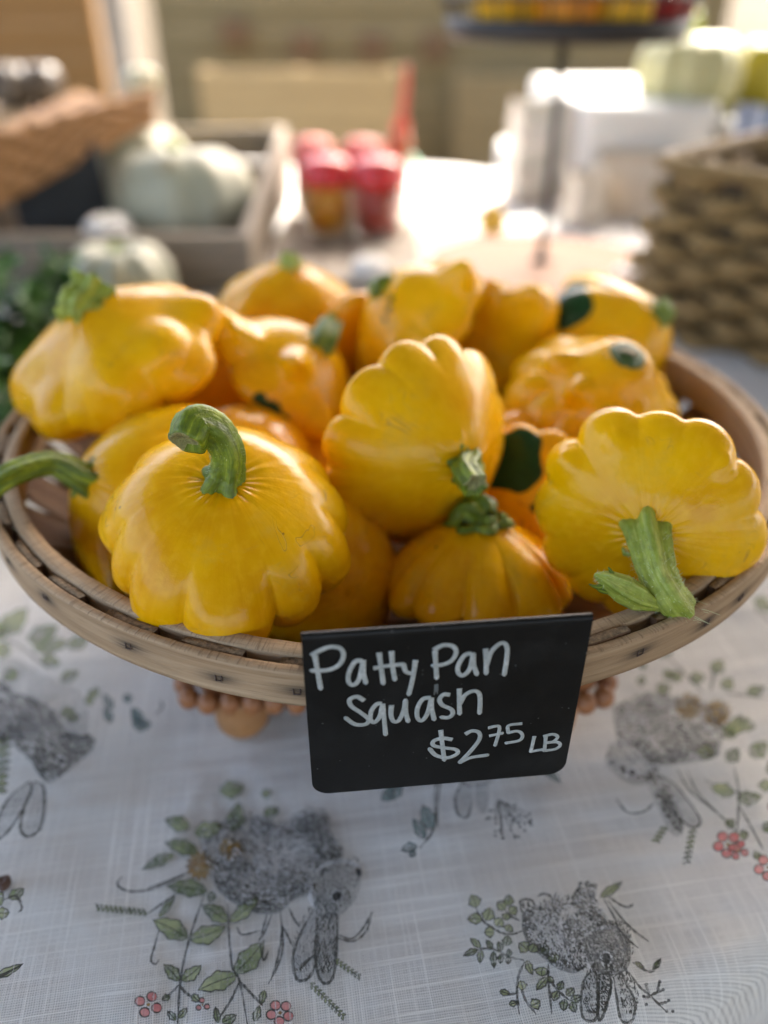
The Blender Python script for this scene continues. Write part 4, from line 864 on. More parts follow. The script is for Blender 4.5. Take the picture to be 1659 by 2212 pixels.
GLY = [
 ('P', [[(130, 250), (143, 330), (160, 425)], [(112, 252), (150, 228), (210, 206), (262, 214), (279, 250), (257, 298), (200, 326), (112, 330)]]),
 ('a', [[(378, 278), (340, 283), (308, 340), (306, 388), (332, 405), (362, 370), (383, 282)], [(383, 275), (384, 340), (396, 395)]]),
 ('t', [[(465, 235), (475, 310), (487, 398)], [(435, 318), (500, 306), (592, 296)]]), ('t', [[(530, 228), (536, 310), (548, 378)]]),
 ('y', [[(592, 296), (606, 335), (638, 345)], [(656, 274), (641, 370), (620, 455)]]),
 ('P', [[(757, 225), (766, 370)], [(750, 222), (800, 197), (850, 202), (868, 232), (847, 274), (800, 298), (746, 304)]]),
 ('a', [[(950, 240), (912, 250), (880, 300), (878, 338), (903, 355), (938, 322), (958, 243)], [(957, 240), (960, 300), (976, 350)]]),
 ('n', [[(1022, 215), (1024, 280), (1025, 345)], [(1025, 305), (1050, 235), (1090, 193), (1120, 187), (1135, 217), (1130, 280), (1119, 352)]]),
 ('S', [[(387, 487), (350, 466), (312, 481), (320, 515), (370, 550), (410, 584), (393, 610), (340, 610), (290, 577)]]),
 ('q', [[(480, 502), (452, 506), (425, 540), (420, 583), (440, 600), (468, 570), (483, 512)], [(483, 503), (492, 590), (499, 665)]]),
 ('u', [[(530, 510), (527, 560), (540, 594), (568, 590), (593, 540), (603, 485)], [(603, 490), (606, 550), (617, 596)]]),
 ('a', [[(736, 470), (692, 480), (665, 530), (667, 578), (690, 590), (718, 552), (738, 477)], [(738, 472), (741, 530), (753, 586)]]),
 ('s', [[(836, 456), (802, 455), (781, 480), (796, 510), (840, 530), (850, 555), (826, 575), (790, 573)]]),
 ('h', [[(885, 423), (884, 490), (886, 556)], [(886, 505), (915, 457), (960, 436), (988, 450), (993, 500), (990, 553)]]),
 ('dollar', [[(848, 690), (797, 683), (750, 698), (752, 722), (808, 733), (866, 742), (873, 764), (822, 785), (762, 772), (729, 738)], [(787, 640), (796, 720), (806, 798)]]),
 ('two', [[(915, 662), (950, 645), (985, 652), (990, 686), (950, 742), (886, 810)], [(886, 810), (945, 784), (1032, 771)]]),
 ('seven', [[(1034, 629), (1091, 621), (1086, 670), (1071, 720)], [(1040, 671), (1108, 657)]]),
 ('five', [[(1213, 606), (1142, 617), (1140, 654)], [(1140, 654), (1190, 646), (1214, 666), (1199, 694), (1130, 708)]]),
 ('L', [[(1277, 672), (1258, 752)], [(1258, 752), (1314, 743)]]),
 ('B', [[(1337, 672), (1329, 746)], [(1322, 674), (1372, 662), (1398, 676), (1375, 700), (1340, 706)], [(1340, 706), (1395, 703), (1411, 720), (1385, 740), (1326, 748)]]),
]
for ch, strokes in GLY:
    big = ch not in ('seven', 'five', 'L', 'B'); parts = []
    for si, st in enumerate(strokes):
        pth = [tuple(sign_pt(a, b, .00008+.00002*si)) for a, b in st]; wd = .00078 if big else .00064
        parts.append(sweep(pth, [wd*1.12, wd, wd*.95, wd, wd*1.05], 10, 10+7*len(st), 0, 0, flat=(tuple(sn), .16))[:2])
        a, b = st[-1]; c = np.array(sign_pt(a, b, .00010)); parts.append(sweep([tuple(c-np.array(sn)*.0002), tuple(c+np.array(sn)*.00022)], [.0007, .00045], 10, 3)[:2])
    V, F, _ = join(parts); mesh_obj('letter', V, F, MAT['chalk'], sign)

sm_ = [sweep([tuple(sign_pt(757+d, 402+e, .00006)), tuple(sign_pt(760+d*.6, 425+e, .00006)), tuple(sign_pt(752+d*1.5, 456+e, .00006))], [.0003, .0005, .0002], 8, 8, flat=(tuple(sn), .12))[:2] for d, e in ((0, 0), (12, -4))]
V, F, _ = join(sm_); mesh_obj('chalk_smudge', V, F, simple('chalk_smudge', (.10, .11, .11), .7, .4, 900), sign)
# ------------------------------------------------------------------ things on the table behind
WICK = M('wicker'); _v = WICK.tc('UV'); _n = WICK.noise(WICK.map(_v, (30, 90, 1)), 1, 4)
MAT['wicker'] = WICK.P(color=WICK.ramp(_n, [(.3, (.15, .09, .028)), (.55, (.29, .18, .062)), (.75, (.41, .275, .115))]), rough=.7, normal=WICK.bump(_n, .5, .002))
wb_o = Vector((.254, .800, 0)); wa = math.radians(-46)
wick = empty('wicker_basket', wb_o, 'brown woven wicker basket standing on the cloth at the right of the squash basket', 'basket', rz=wa)
LX, LY, HZ = .34, .42, .156
def wick_ring(s, infl): 
    rg_ = rrect(LX/2+infl, LY/2+infl, .032+infl*.7, 10); seg = np.r_[rg_, rg_[:1]]; L = np.r_[0, np.cumsum(np.linalg.norm(np.diff(seg, axis=0), axis=1))]
    t = (s % 1)*L[-1]; return np.stack([np.interp(t, L, seg[:, 0]), np.interp(t, L, seg[:, 1])], -1)+np.array([LX/2, LY/2]), L[-1]
nrow, nsk = 10, 40
for r in range(nrow):
    s = np.linspace(0, 1, nsk*5, endpoint=False); f = (r+.5)/nrow; infl = -.012+.018*math.sin(PI*min(1, f*.8+.15))
    p, Ln = wick_ring(s, infl); nrm = np.gradient(p, axis=0); nrm = np.stack([nrm[:, 1], -nrm[:, 0]], 1); nrm /= np.linalg.norm(nrm, axis=1)[:, None]
    ph = s*nsk*PI+(r % 2)*PI
    C = np.c_[p+nrm*(.0085*np.sin(ph))[:, None], HZ*f+.0025*np.sin(ph*.5+r)]
    n = len(C); T = np.roll(C, -1, 0)-np.roll(C, 1, 0); T /= np.linalg.norm(T, axis=1)[:, None]; Nn3 = np.c_[nrm, 0*s]; Bz = np.cross(T, Nn3)
    q = np.linspace(0, 2*PI, 8, endpoint=False); ww = .0082*(.85+.32*np.sin(ph))
    V = C[:, None]+(.0062*np.cos(q))[None, :, None]*Nn3[:, None]+(np.sin(q)[None, :]*ww[:, None])[..., None]*Bz[:, None]
    UV = np.stack([np.tile(q/(2*PI), (n, 1)), np.tile((s*Ln)[:, None], (1, 8))], -1).reshape(-1, 2)
    mesh_obj('woven_strand', V.reshape(-1, 3), grid_faces(8, n, True, True), MAT['wicker'], wick, uv=UV, world=False)
for k in range(nsk):
    p, _ = wick_ring(np.array([(k)/nsk]), -.003); p0, _ = wick_ring(np.array([(k)/nsk]), -.010)
    V, F, UV = sweep([(p0[0, 0], p0[0, 1], .002), (p[0, 0], p[0, 1], HZ*.5), (p[0, 0], p[0, 1], HZ)], [.003, .003, .003], 6, 6); mesh_obj('stake', V, F, MAT['wicker'], wick, uv=UV, world=False)
s = np.linspace(0, 1, 120, endpoint=False); lw = []
for zz, ii in ((.003, -.020), (HZ*.5, -.008), (HZ, -.006)):
    p, Ln = wick_ring(s, ii); lw.append(np.c_[p, np.full(120, zz)])
mesh_obj('gap_shade_sheet', np.vstack(lw), grid_faces(120, 3), simple('gap_shade_brown', (.06, .036, .014), .8, .3, 80), wick, world=False)  # added dark sheet behind the strands, standing in for shade between them
s = np.linspace(0, 1, 120, endpoint=False); p, Ln = wick_ring(s, .002)
q = np.linspace(0, 2*PI, 8, endpoint=False); nrm = np.gradient(p, axis=0); nrm = np.stack([nrm[:, 1], -nrm[:, 0]], 1); nrm /= np.linalg.norm(nrm, axis=1)[:, None]
V = np.c_[p, np.full(120, HZ+.004)][:, None]+(.009*np.cos(q))[None, :, None]*np.c_[nrm, 0*s][:, None]+(.007*np.sin(q))[None, :, None]*np.array([0, 0, 1])
mesh_obj('rim_braid', V.reshape(-1, 3), grid_faces(8, 120, True, True), MAT['wicker'], wick, uv=np.stack([np.tile(q/6.28, (120, 1)), np.tile((s*Ln)[:, None], (1, 8))], -1).reshape(-1, 2), world=False)
ring = rrect(LX/2-.012, LY/2-.012, .04); V, F = slab(ring, .003, .009, .001, (LX/2, LY/2)); mesh_obj('basket_floor', V, F, MAT['wicker'], wick, world=False, uv=np.asarray(V)[:, :2])
def mat_stripe():
    m = M('striped_paper'); v = m.tc(); x = m.n('ShaderNodeSeparateXYZ', {0: v}).outputs[0]
    f = m.math('GREATER_THAN', m.math('SINE', m.math('MULTIPLY', x, 260.)), .1); return m.P(color=m.mix(f, (.62, .64, .70), (.20, .24, .36)), rough=.5)
pk = empty('paper_packet', (.46, 1.0, .011), 'blue and white striped paper packet standing inside the wicker basket', 'packet', rz=-.4)
rg = np.random.default_rng(4); G = np.linspace(0, 1, 9); A, B = np.meshgrid(G, G)
for sg in (1, -1):
    V = np.stack([(A-.5)*.11, sg*(.022*np.sin(PI*np.clip(A, .02, .98))**.5*(1-.75*B**2)+.001), B*.175], -1).reshape(-1, 3)+rg.normal(size=(81, 3))*.0012
    mesh_obj('packet_side', V, grid_faces(9, 9, False), mat_stripe() if sg == 1 else bpy.data.materials['striped_paper'], pk, world=False)

# --- two-tier wire stand
st_c = Vector((.1915, .975, 0))
slice_m = M('wood_slice'); _v = slice_m.tc(); _r = slice_m.n('ShaderNodeTexWave', {'Vector': _v, 'Scale': 28, 'Distortion': 3, 'Detail': 3}, wave_type='RINGS', rings_direction='Z').outputs[0]
slice_m = slice_m.P(color=slice_m.ramp(_r, [(.2, (.30, .15, .075)), (.7, (.40, .21, .11))]), rough=.7)
ws = mesh_obj('wood_slice', *slab(np.array([(.134*math.cos(a)*(1+.03*math.sin(3*a)), .134*math.sin(a)*(1+.03*math.sin(3*a))) for a in np.linspace(0, 2*PI, 56, endpoint=False)]), .0004, .020, .002, (0, 0)), slice_m, smooth=False)
ws.location = st_c; tag(ws, 'round pinkish wood slice under the black wire stand', 'board')
blk = simple('black_iron', (.018, .015, .014), .45, .3, 80)
tier = empty('wire_stand', st_c+Vector((0, 0, .0204)), 'black wire basket stand on a thin pole, filled with yellow and red gourds', 'stand')
V, F, UV = sweep([(0, 0, 0), (0, 0, .235)], [.0050, .0046], 10, 4); mesh_obj('pole', V, F, blk, tier, world=False)
V, F = lathe([(.0, .0), (.011, .0), (.012, .002), (.006, .005), (.0042, .010), (.0, .011)], 28); mesh_obj('foot_plate', V, F, blk, tier, world=False)
ZB = .232
V, F = lathe([(.0, ZB), (.118, ZB), (.123, ZB+.003), (.128, ZB+.020), (.125, ZB+.020), (.119, ZB+.005), (.0, ZB+.004)], 48); mesh_obj('tray', V, F, blk, tier, world=False)
for k in range(30):
    a = 2*PI*k/30; V, F, UV = sweep([(.123*math.cos(a), .123*math.sin(a), ZB+.015), (.1335*math.cos(a), .132*math.sin(a), ZB+.05), (.142*math.cos(a), .142*math.sin(a), ZB+.085)], [.0014]*3, 6, 8)
    mesh_obj('upright_wire', V, F, blk, tier, world=False)
for rr_, zz in ((.1285, .038), (.135, .060), (.142, .085)):
    V, F = lathe([(rr_+.002*math.cos(q), ZB+zz+.002*math.sin(q)) for q in np.linspace(0, 2*PI, 9)], 48); mesh_obj('ring_wire', V, F, blk, tier, world=False)
def pumpkin(name, c, R, H, n, mat, label, cat, group=None, stem_h=.2, stem_mat='stem', tilt=(0, 0), rib=.10, seed=0, neck=0):
    e = empty(name, c, label, cat, group); e.rotation_euler = (tilt[0], tilt[1], seed*1.3)
    NP_, NT_ = 96, 40; ph = np.linspace(0, 2*PI, NP_, endpoint=False); t = np.linspace(0, PI, NT_)
    rho = np.sin(t)**.8; z = np.sign(np.cos(t))*np.abs(np.cos(t))**.85*.5; z = np.where(z > 0, z-.20*np.exp(-(rho/.30)**2), z+.10*np.exp(-(rho/.3)**2))
    if neck: rho = rho*(1-neck*np.clip(z/.5, 0, 1)**.8); z = np.where(z > 0, z*(1+neck*1.1), z)
    rb = 1-rib*np.abs(np.cos(ph*n/2))**2.5
    r = rho[:, None]*(1-(1-rb[None])*np.sin(t)[:, None]); zz = z[:, None]*(1-.4*(1-rb[None]))
    V = np.stack([r*np.cos(ph)*R, r*np.sin(ph)*R, zz*H+H*.5-.0*H], -1); V[..., 2] -= V[..., 2].min()
    rg = np.random.default_rng(seed); V += (np.sin(V@rg.normal(size=(3, 3))/R*1.5)*R*.03)
    mesh_obj('body', V.reshape(-1, 3), grid_faces(NP_, NT_), mat, e, world=False)
    if stem_h:
        zt = V[0, :, 2].mean(); a = seed
        V, F, UV = sweep([(0, 0, zt-.12*stem_h*R), (0, 0, zt+stem_h*R*.5), (stem_h*R*.35*math.cos(a), stem_h*R*.35*math.sin(a), zt+stem_h*R)], [R*.15, R*.085, R*.08], 20, 12, 5, .15); mesh_obj('stem', V, F, MAT[stem_mat], e, uv=UV, world=False)
    return e
def skin(name, a, b, patch=None, rough=.4):
    m = M(name); v = m.tc(); c = m.ramp(m.noise(v, 18, 4), [(.3, a), (.7, b)])
    if patch: c = m.mix(m.ramp(m.noise(v, 11, 3), [(.56, 0), (.66, .8)]), c, patch)
    return m.P(color=c, rough=rough, spec=.4, normal=m.bump(m.noise(v, 60, 4), .3, .003))
yel, org, red = skin('gourd_yellow', (.78, .40, .01), (.85, .5, .02)), skin('gourd_orange', (.75, .25, .01), (.8, .32, .02)), skin('gourd_red', (.33, .01, .012), (.45, .02, .02))
GG = 'gourds in the wire basket on the pole'
tz = .0204+ZB+.0045
pumpkin('gourd', (.125, .93, tz), .038, .062, 7, yel, 'yellow gourd at the left end of the raised wire basket', 'gourd', GG, .2, seed=1)
pumpkin('gourd', (.178, .902, tz), .034, .058, 8, org, 'orange-yellow gourd second from left in the raised wire basket', 'gourd', GG, .2, seed=2)
pumpkin('gourd', (.228, .90, tz), .032, .060, 6, yel, 'yellow gourd beside the red one in the raised wire basket', 'gourd', GG, .2, seed=3)
pumpkin('gourd', (.278, .936, tz), .034, .058, 8, red, 'dark red gourd in the raised wire basket', 'gourd', GG, .2, seed=4)
pumpkin('gourd', (.16, 1.005, tz), .042, .065, 8, yel, 'yellow gourd at the rear of the raised wire basket', 'gourd', GG, .2, seed=5)
pumpkin('gourd', (.245, 1.01, tz), .040, .065, 8, red, 'red gourd at the rear of the raised wire basket', 'gourd', GG, .2, seed=6)

# --- crate of pale pumpkins
gry = mat_wood('weathered_board', (.13, .10, .07), (.22, .18, .135), (.32, .27, .21), dens=.25)
crate = empty('pumpkin_crate', (-.33, 1.1, 0), 'weathered grey wooden crate holding pale pumpkins', 'crate')
def board(p0, p1, z0a, z1a, z0b, z1b, th, parent, mat, name='board'):
    """upright board from p0 to p1 (plan), bottom/top heights at each end"""
    p0, p1 = np.array(p0, float), np.array(p1, float); d = (p1-p0)/np.linalg.norm(p1-p0); n = np.array([-d[1], d[0]])*th/2
    V = []
    for p, z0, z1 in ((p0, z0a, z1a), (p1, z0b, z1b)):
        for s_ in (-1, 1):
            for z in (z0, z1): V.append((*(p+n*s_), z))
    F = [[0, 1, 3, 2], [4, 6, 7, 5], [0, 4, 5, 1], [2, 3, 7, 6], [1, 5, 7, 3], [0, 2, 6, 4]]
    L = np.linalg.norm(p1-p0); uv = [(0, 0), (0, .1), (.01, 0), (.01, .1), (L, 0), (L, .1), (L, .01), (L, .11)]
    return mesh_obj(name, V, F, mat, parent, smooth=False, uv=uv)
xl, xr, yf, yb = -.52, -.152, .92, 1.36
for z0, z1 in ((.004, .034), (.037, .066)): board((xl, yf), (xr, yf), z0, z1, z0, z1, .012, crate, gry)
for x in (xl+.006, xr-.006):
    for f0, f1 in ((.0, .49), (.53, 1.)): board((x, yf+.0065), (x, yb), .004+.062*f0, .004+.062*f1, .03+.09*f0, .03+.09*f1, .012, crate, gry)
for z0, z1 in ((.03, .07), (.074, .12)): board((xl, yb+.0065), (xr, yb+.0065), z0, z1, z0, z1, .012, crate, gry)
for x in (xl+.02, xr-.02): board((x-.012, yb+.022), (x+.012, yb+.022), 0, .12, 0, .12, .018, crate, gry, 'corner_post')
V = np.array([(xl+.013, yf+.007, .008), (xr-.013, yf+.007, .008), (xr-.013, yb-.001, .036), (xl+.013, yb-.001, .036)]); V = np.vstack([V, V-[0, 0, .005]])
mesh_obj('crate_floor', V, [[0, 1, 2, 3], [7, 6, 5, 4], [0, 4, 5, 1], [1, 5, 6, 2], [2, 6, 7, 3], [3, 7, 4, 0]], gry, crate, smooth=False, uv=V[:, :2])
pale = skin('pumpkin_pale', (.36, .355, .25), (.47, .46, .34), (.36, .24, .09), .5)
white = skin('pumpkin_white', (.74, .72, .68), (.82, .80, .75))
cream = skin('pumpkin_cream', (.62, .58, .38), (.70, .66, .45))
pumpkin('pale_pumpkin', (-.258, 1.085, .010), .092, .128, 10, pale, 'large pale grey-green pumpkin with tan patch at the front of the crate', 'pumpkin', 'pale pumpkins in and by the crate', .35, 'stem_pale', (-.1, .12), .05, seed=1)
pumpkin('pale_pumpkin', (-.372, 1.25, .028), .088, .118, 10, pale, 'pale grey-green pumpkin behind the larger one in the crate', 'pumpkin', 'pale pumpkins in and by the crate', .35, 'stem_pale', (0, 0), .06, seed=2)
pumpkin('pale_pumpkin', (-.283, .845, .001), .060, .080, 9, pale, 'small pale squash on the cloth in front of the crate', 'pumpkin', 'pale pumpkins in and by the crate', .25, 'stem_pale', seed=3)
pumpkin('white_pumpkin', (-.327, .968, .034), .030, .044, 8, white, 'small white mini pumpkin inside the front of the crate', 'pumpkin', None, .25, 'stem_pale', seed=4)
slate = empty('slate_board', (-.40, 1.04, .016), 'dark slate board leaning inside the left end of the pumpkin crate', 'slate')
V, F = box((0, 0, .068), (.115, .008, .135), None, .001); mesh_obj('panel', V, F, simple('slate', (.022, .026, .030), .55, .2, 30), slate, smooth=False, world=False); slate.rotation_euler = (-.35, 0, .5)
tray_e = empty('wicker_tray', (-.40, 1.1, 0), 'long shallow orange-brown wicker tray propped behind the crate at the left edge', 'tray')
brn = simple('brown_wicker', (.27, .13, .036), .7, .35, 130, .6)
a, b, c, d = at(-40, 292, y=.93), at(342, 188, y=1.24), at(338, 248, y=1.24), at(-40, 452, y=.93)
nv = Vector((-.9, .45, .1)).normalized()*.016
for k in range(6):
    f = (k+.5)/6; p0, p1 = a.lerp(d, f), b.lerp(c, f); q = np.linspace(0, 1, 60)
    C = np.array(p0)+(np.array(p1)-np.array(p0))*q[:, None]+np.array(nv.normalized())*(.003*np.sin(q*42+k*PI))[:, None]
    h0, h1 = (a-d).length/12*1.12, (b-c).length/12*1.12
    V, F, UV = sweep(C[::2], list(h0+(h1-h0)*np.linspace(0, 1, 8)), 8, 60); mesh_obj('woven_strand', V, F, brn, tray_e)
f1, f2 = nv*9, nv*9; V = [c, d, d+nv*9+Vector((0, 0, .01)), c+nv*9+Vector((0, 0, .01))]; V = V+[p-Vector((0, 0, .008)) for p in V]
mesh_obj('tray_bottom', [tuple(p) for p in V], [[0, 1, 2, 3], [7, 6, 5, 4], [0, 4, 5, 1], [1, 5, 6, 2], [2, 6, 7, 3], [3, 7, 4, 0]], brn, tray_e, smooth=False)
for p, q in ((c, .02), (d, .02)): V, F, UV = sweep([(p.x-.02, p.y+.03, 0), (p.x-.012, p.y+.01, p.z+.004)], [.007, .007], 8, 4); mesh_obj('prop_leg', V, F, brn, tray_e)
p = at(308, 172, y=1.27); pumpkin('cream_gourd', (p.x, p.y, p.z-.018), .026, .036, 7, cream, 'small cream gourd on the far end of the wicker tray', 'gourd', None, .2, 'stem_pale', seed=5)
for k, (px, py, y, R, lab) in enumerate(((20, 190, 1.6, .045, 'dark brown acorn squash at the left edge above the wicker tray'), (92, 195, 1.62, .04, 'dark brown acorn squash right of its twin above the wicker tray'))):
    p = at(px, py, y=y); pumpkin('acorn_squash', (p.x, p.y, .125), R, .075, 8, skin('acorn_dark', (.035, .026, .018), (.07, .05, .03)) if k == 0 else bpy.data.materials['acorn_dark'], lab, 'squash', 'dark squash above the wicker tray', .25, 'stem_dark', seed=6+k)
bx = empty('display_box', (-.72, 1.62, 0), 'plain brown box under the dark squash at the left', 'box')
V, F = box((-.72, 1.62, .062), (.42, .16, .122), None, .003); mesh_obj('carton', V, F, simple('brown_card', (.26, .18, .10), .8, .15, 20), bx, smooth=False)

# --- bunch of leafy herbs at the left
herb = empty('herb_bunch', (-.30, .60, 0), 'bunch of dark green leafy herbs lying left of the squash basket', 'herbs')
hm = simple('herb_leaf', (.04, .11, .014), .5, .5, 60); hm2 = simple('herb_leaf_light', (.085, .20, .025), .5, .4, 60)
rg = np.random.default_rng(21)
for k in range(85):
    x0, y0 = rg.uniform(-.42, -.272), rg.uniform(.40, .70); tip = np.array([x0+rg.normal()*.025-.005, y0+rg.normal()*.04, rg.uniform(.07, .135)*(1-.4*(x0+.40)/.125)])
    C = crom([(x0, y0, .002), ((x0+tip[0])/2, (y0+tip[1])/2, tip[2]*.65), tuple(tip)], 14); parts = [sweep(C[::3], [.0012, .001, .0008, .0005], 5, 8)[:2]]
    for j in range(3, 14):
        for s_ in range(2):
            d = rg.normal(size=3); d[2] = abs(d[2])*.5; d /= np.linalg.norm(d); l = rg.uniform(.014, .028); n = np.cross(d, rg.normal(size=3)); n /= np.linalg.norm(n); up = np.cross(n, d)
            p = C[j]; V = [p, p+d*l*.35+n*l*.24+up*.001, p+d*l*.75+n*l*.16, p+d*l, p+d*l*.75-n*l*.16, p+d*l*.35-n*l*.24+up*.001, p+d*l*.45-up*.002]
            parts.append((np.array(V), [[0, 1, 6], [1, 2, 6], [2, 3, 6], [3, 4, 6], [4, 5, 6], [5, 0, 6]]))
    V, F, _ = join(parts); mesh_obj('sprig', V, F, hm if k % 3 else hm2, herb, smooth=False)

# --- jars
jm = M('jar_glass'); _l = jm.n('ShaderNodeLayerWeight', {0: .3}); _f = jm.n('ShaderNodeMath', {0: _l.outputs[1], 1: .5}, operation='MULTIPLY'); _t = jm.n('ShaderNodeBsdfTransparent', {0: (.96, .98, .97, 1)}); _g = jm.n('ShaderNodeBsdfGlossy', {0: (1, 1, 1, 1), 1: .04})
_x = jm.n('ShaderNodeMixShader', {0: _f.outputs[0], 1: _t.outputs[0], 2: _g.outputs[0]}); jm.set(jm.out.inputs[0], _x.outputs[0]); jar_glass = jm.m
def jar(x, y, R, H, col, lid, label, group, z0=.0):
    e = empty('jar', (x, y, z0), label, 'jar', group)
    V, F = lathe([(.0, .001), (R*.95, .001), (R, .004), (R, H*.86), (R*.9, H*.93), (R*.9, H), (R*.86, H), (R*.86, H*.93), (R*.96, H*.85), (R*.96, .006), (.0, .005)], 40); mesh_obj('glass', V, F, jar_glass, e, world=False)
    V, F = lathe([(.0, .0065), (R*.95, .0075), (R*.95, H*.78), (.0, H*.78)], 32); mesh_obj('preserve', V, F, col, e, world=False)
    n = 48
    V, F = lathe([(.0, H*1.0+.014), (R*.5, H+.0135), (R*.86, H+.010), (R*.98, H+.003), (R*1.04, H-.008), (R*1.12, H-.020), (R*1.09, H-.021), (R*1.0, H-.008), (R*.90, H+.003)], n, wob=lambda t, z: 1+.05*np.sin(t*11)[None]*np.clip((H+.01-z)/.03, 0, 1)[:, None]); mesh_obj('cloth_cover', V, F, lid, e, world=False)
    V, F = lathe([(R*1.0+.0012*math.cos(q), H-.004+.0012*math.sin(q)) for q in np.linspace(0, 2*PI, 7)], 32); mesh_obj('tie', V, F, MAT['chalk'], e, world=False)
    return e
pres_o, pres_r = simple('preserve_orange', (.85, .33, .006), .35, .1, 60, sss=.8, sss_r=(1, .5, .05), sss_s=.02), simple('preserve_red', (.50, .05, .03), .35, .2, 60, sss=.8, sss_r=(1, .2, .1), sss_s=.02)
lid_r, lid_o = simple('cover_red', (.66, .006, .006), .22, .1, 60), simple('cover_coral', (.68, .10, .05), .4, .1, 60)
GJ = 'jars of preserve with cloth covers'
mat_brd = mat_wood('shaded_cloth_grey', (.26, .22, .17), (.36, .31, .25), (.44, .39, .32), dens=.2)  # greyish board added for the shaded grey of the cloth under the jars
V, F = slab(rrect(.098, .20, .02), .0006, .012, .0015); ob = mesh_obj('jar_shade_sheet', V, F, mat_brd, smooth=False, uv=np.asarray(V)[:, [1, 0]]); ob.location = (-.052, 1.125, 0); tag(ob, 'added greyish board under the jars standing in for shaded cloth', 'board')
jar(-.079, 1.15, .034, .086, pres_o, lid_r, 'jar of orange preserve with red cloth cover, left of the front pair', GJ, .0124)
jar(-.009, 1.145, .034, .086, pres_r, lid_r, 'jar of red preserve with red cloth cover, right of the front pair', GJ, .0124)
jar(-.105, 1.255, .030, .095, pres_r, lid_o, 'jar with coral cover behind the jar of orange preserve', GJ, .0124)
jar(-.03, 1.245, .030, .095, pres_r, lid_o, 'jar with coral cover behind the jar of red preserve', GJ, .0124)
bot = empty('sauce_bottle', (.014, 1.30, .0124), 'slim bottle with tall red-orange spout behind the jars', 'bottle')
V, F = lathe([(.0, 0), (.017, 0), (.019, .004), (.019, .095), (.012, .112), (.0, .113)], 28); mesh_obj('bottle_body', V, F, simple('bottle_amber', (.45, .12, .03), .3, .1, 20), bot, world=False)
V, F = lathe([(.0, .112), (.013, .112), (.0135, .122), (.0075, .13), (.0055, .185), (.0035, .20), (.0, .2)], 20); mesh_obj('spout', V, F, simple('spout_red', (.62, .09, .03), .4, .1, 20), bot, world=False); bot.rotation_euler = (0, .10, 0)
rib = empty('green_ribbon', (.042, 1.235, .001), 'mint green ribbon curl standing beside the red jar', 'ribbon')
C = crom([(-.015, .0, .085), (-.002, .004, .098), (.010, .0, .075), (.014, -.004, .045), (.022, 0, .02), (.03, .004, .002)], 30); nn = np.array([.3, .95, 0])*.012
V = np.vstack([C-nn, C+nn, C-nn+[.0012, 0, .0006], C+nn+[.0012, 0, .0006]]); n = 30; F = [[i, i+1, n+i+1, n+i] for i in range(n-1)]+[[2*n+i, 3*n+i, 3*n+i+1, 2*n+i+1] for i in range(n-1)]
mesh_obj('ribbon_loop', V, F, simple('ribbon_mint', (.22, .60, .36), .5, .1, 30), rib, world=False)
pumpkin('white_pumpkin', (-.0168, .955, .001), .023, .032, 8, white, 'tiny white pumpkin on the cloth behind the yellow heap', 'pumpkin', None, .2, 'stem_pale', seed=8)
pumpkin('yellow_gourd', (.158, 1.20, .001), .022, .036, 6, skin('gourd_gold', (.80, .48, .05), (.85, .55, .08)), 'small yellow gourd on the sunlit cloth left of the pole', 'gourd', None, .3, 'stem_pale', neck=.4, seed=9)

# --- second table at the back right with paper bags and pale squash
t2 = empty('side_table', (.75, 1.72, -.75), 'table under a plain white cloth at the back right', 'table')
wc = simple('plain_white_cloth', (.70, .69, .66), .85, .04, 20)
V, F = slab(rrect(.50, .40, .03), -.40, .0, .004, (.78, 1.74)); mesh_obj('cloth_cover', V, F, wc, t2, smooth=False)
for a in (-1, 1):
    for b in (-1, 1):
        V, F, UV = sweep([(.78+a*.4, 1.74+b*.3, -.75), (.78+a*.4, 1.74+b*.3, -.402)], [.018, .018], 10, 3); mesh_obj('leg', V, F, post_m, t2)
cb = empty('white_carton', (.56, 1.50, .001), 'white cardboard box with a grey lid under the pale yellow pumpkin', 'box')
V, F = box((.575, 1.52, .056), (.33, .24, .11), Matrix.Rotation(-.12, 3, 'Z'), .002); mesh_obj('carton', V, F, simple('white_card', (.36, .31, .23), .7, .1, 9), cb, smooth=False)
V, F = box((.575, 1.52, .1175), (.345, .255, .012), Matrix.Rotation(-.12, 3, 'Z'), .002); mesh_obj('lid', V, F, simple('grey_card', (.27, .26, .24), .6, .08, 12), cb, smooth=False)
pumpkin('pale_yellow_pumpkin', (.512, 1.515, .125), .088, .125, 10, skin('pumpkin_paleyellow', (.42, .40, .19), (.52, .49, .27)), 'pale yellow-green pumpkin on the white box at the upper right', 'pumpkin', None, .55, 'stem_pale', seed=10)
olive = skin('squash_olive', (.30, .25, .015), (.40, .34, .03))
for k, (x, y, z, R, lab) in enumerate(((.66, 1.56, .125, .06, 'olive yellow squash right of the pale yellow pumpkin'), (.66, 1.66, .001, .13, 'big olive yellow squash behind the pale yellow pumpkin'))):
    pumpkin('olive_squash', (x, y, z), R, R*1.9, 8, olive, lab, 'squash', 'olive yellow squash at the upper right', .3, seed=11+k)
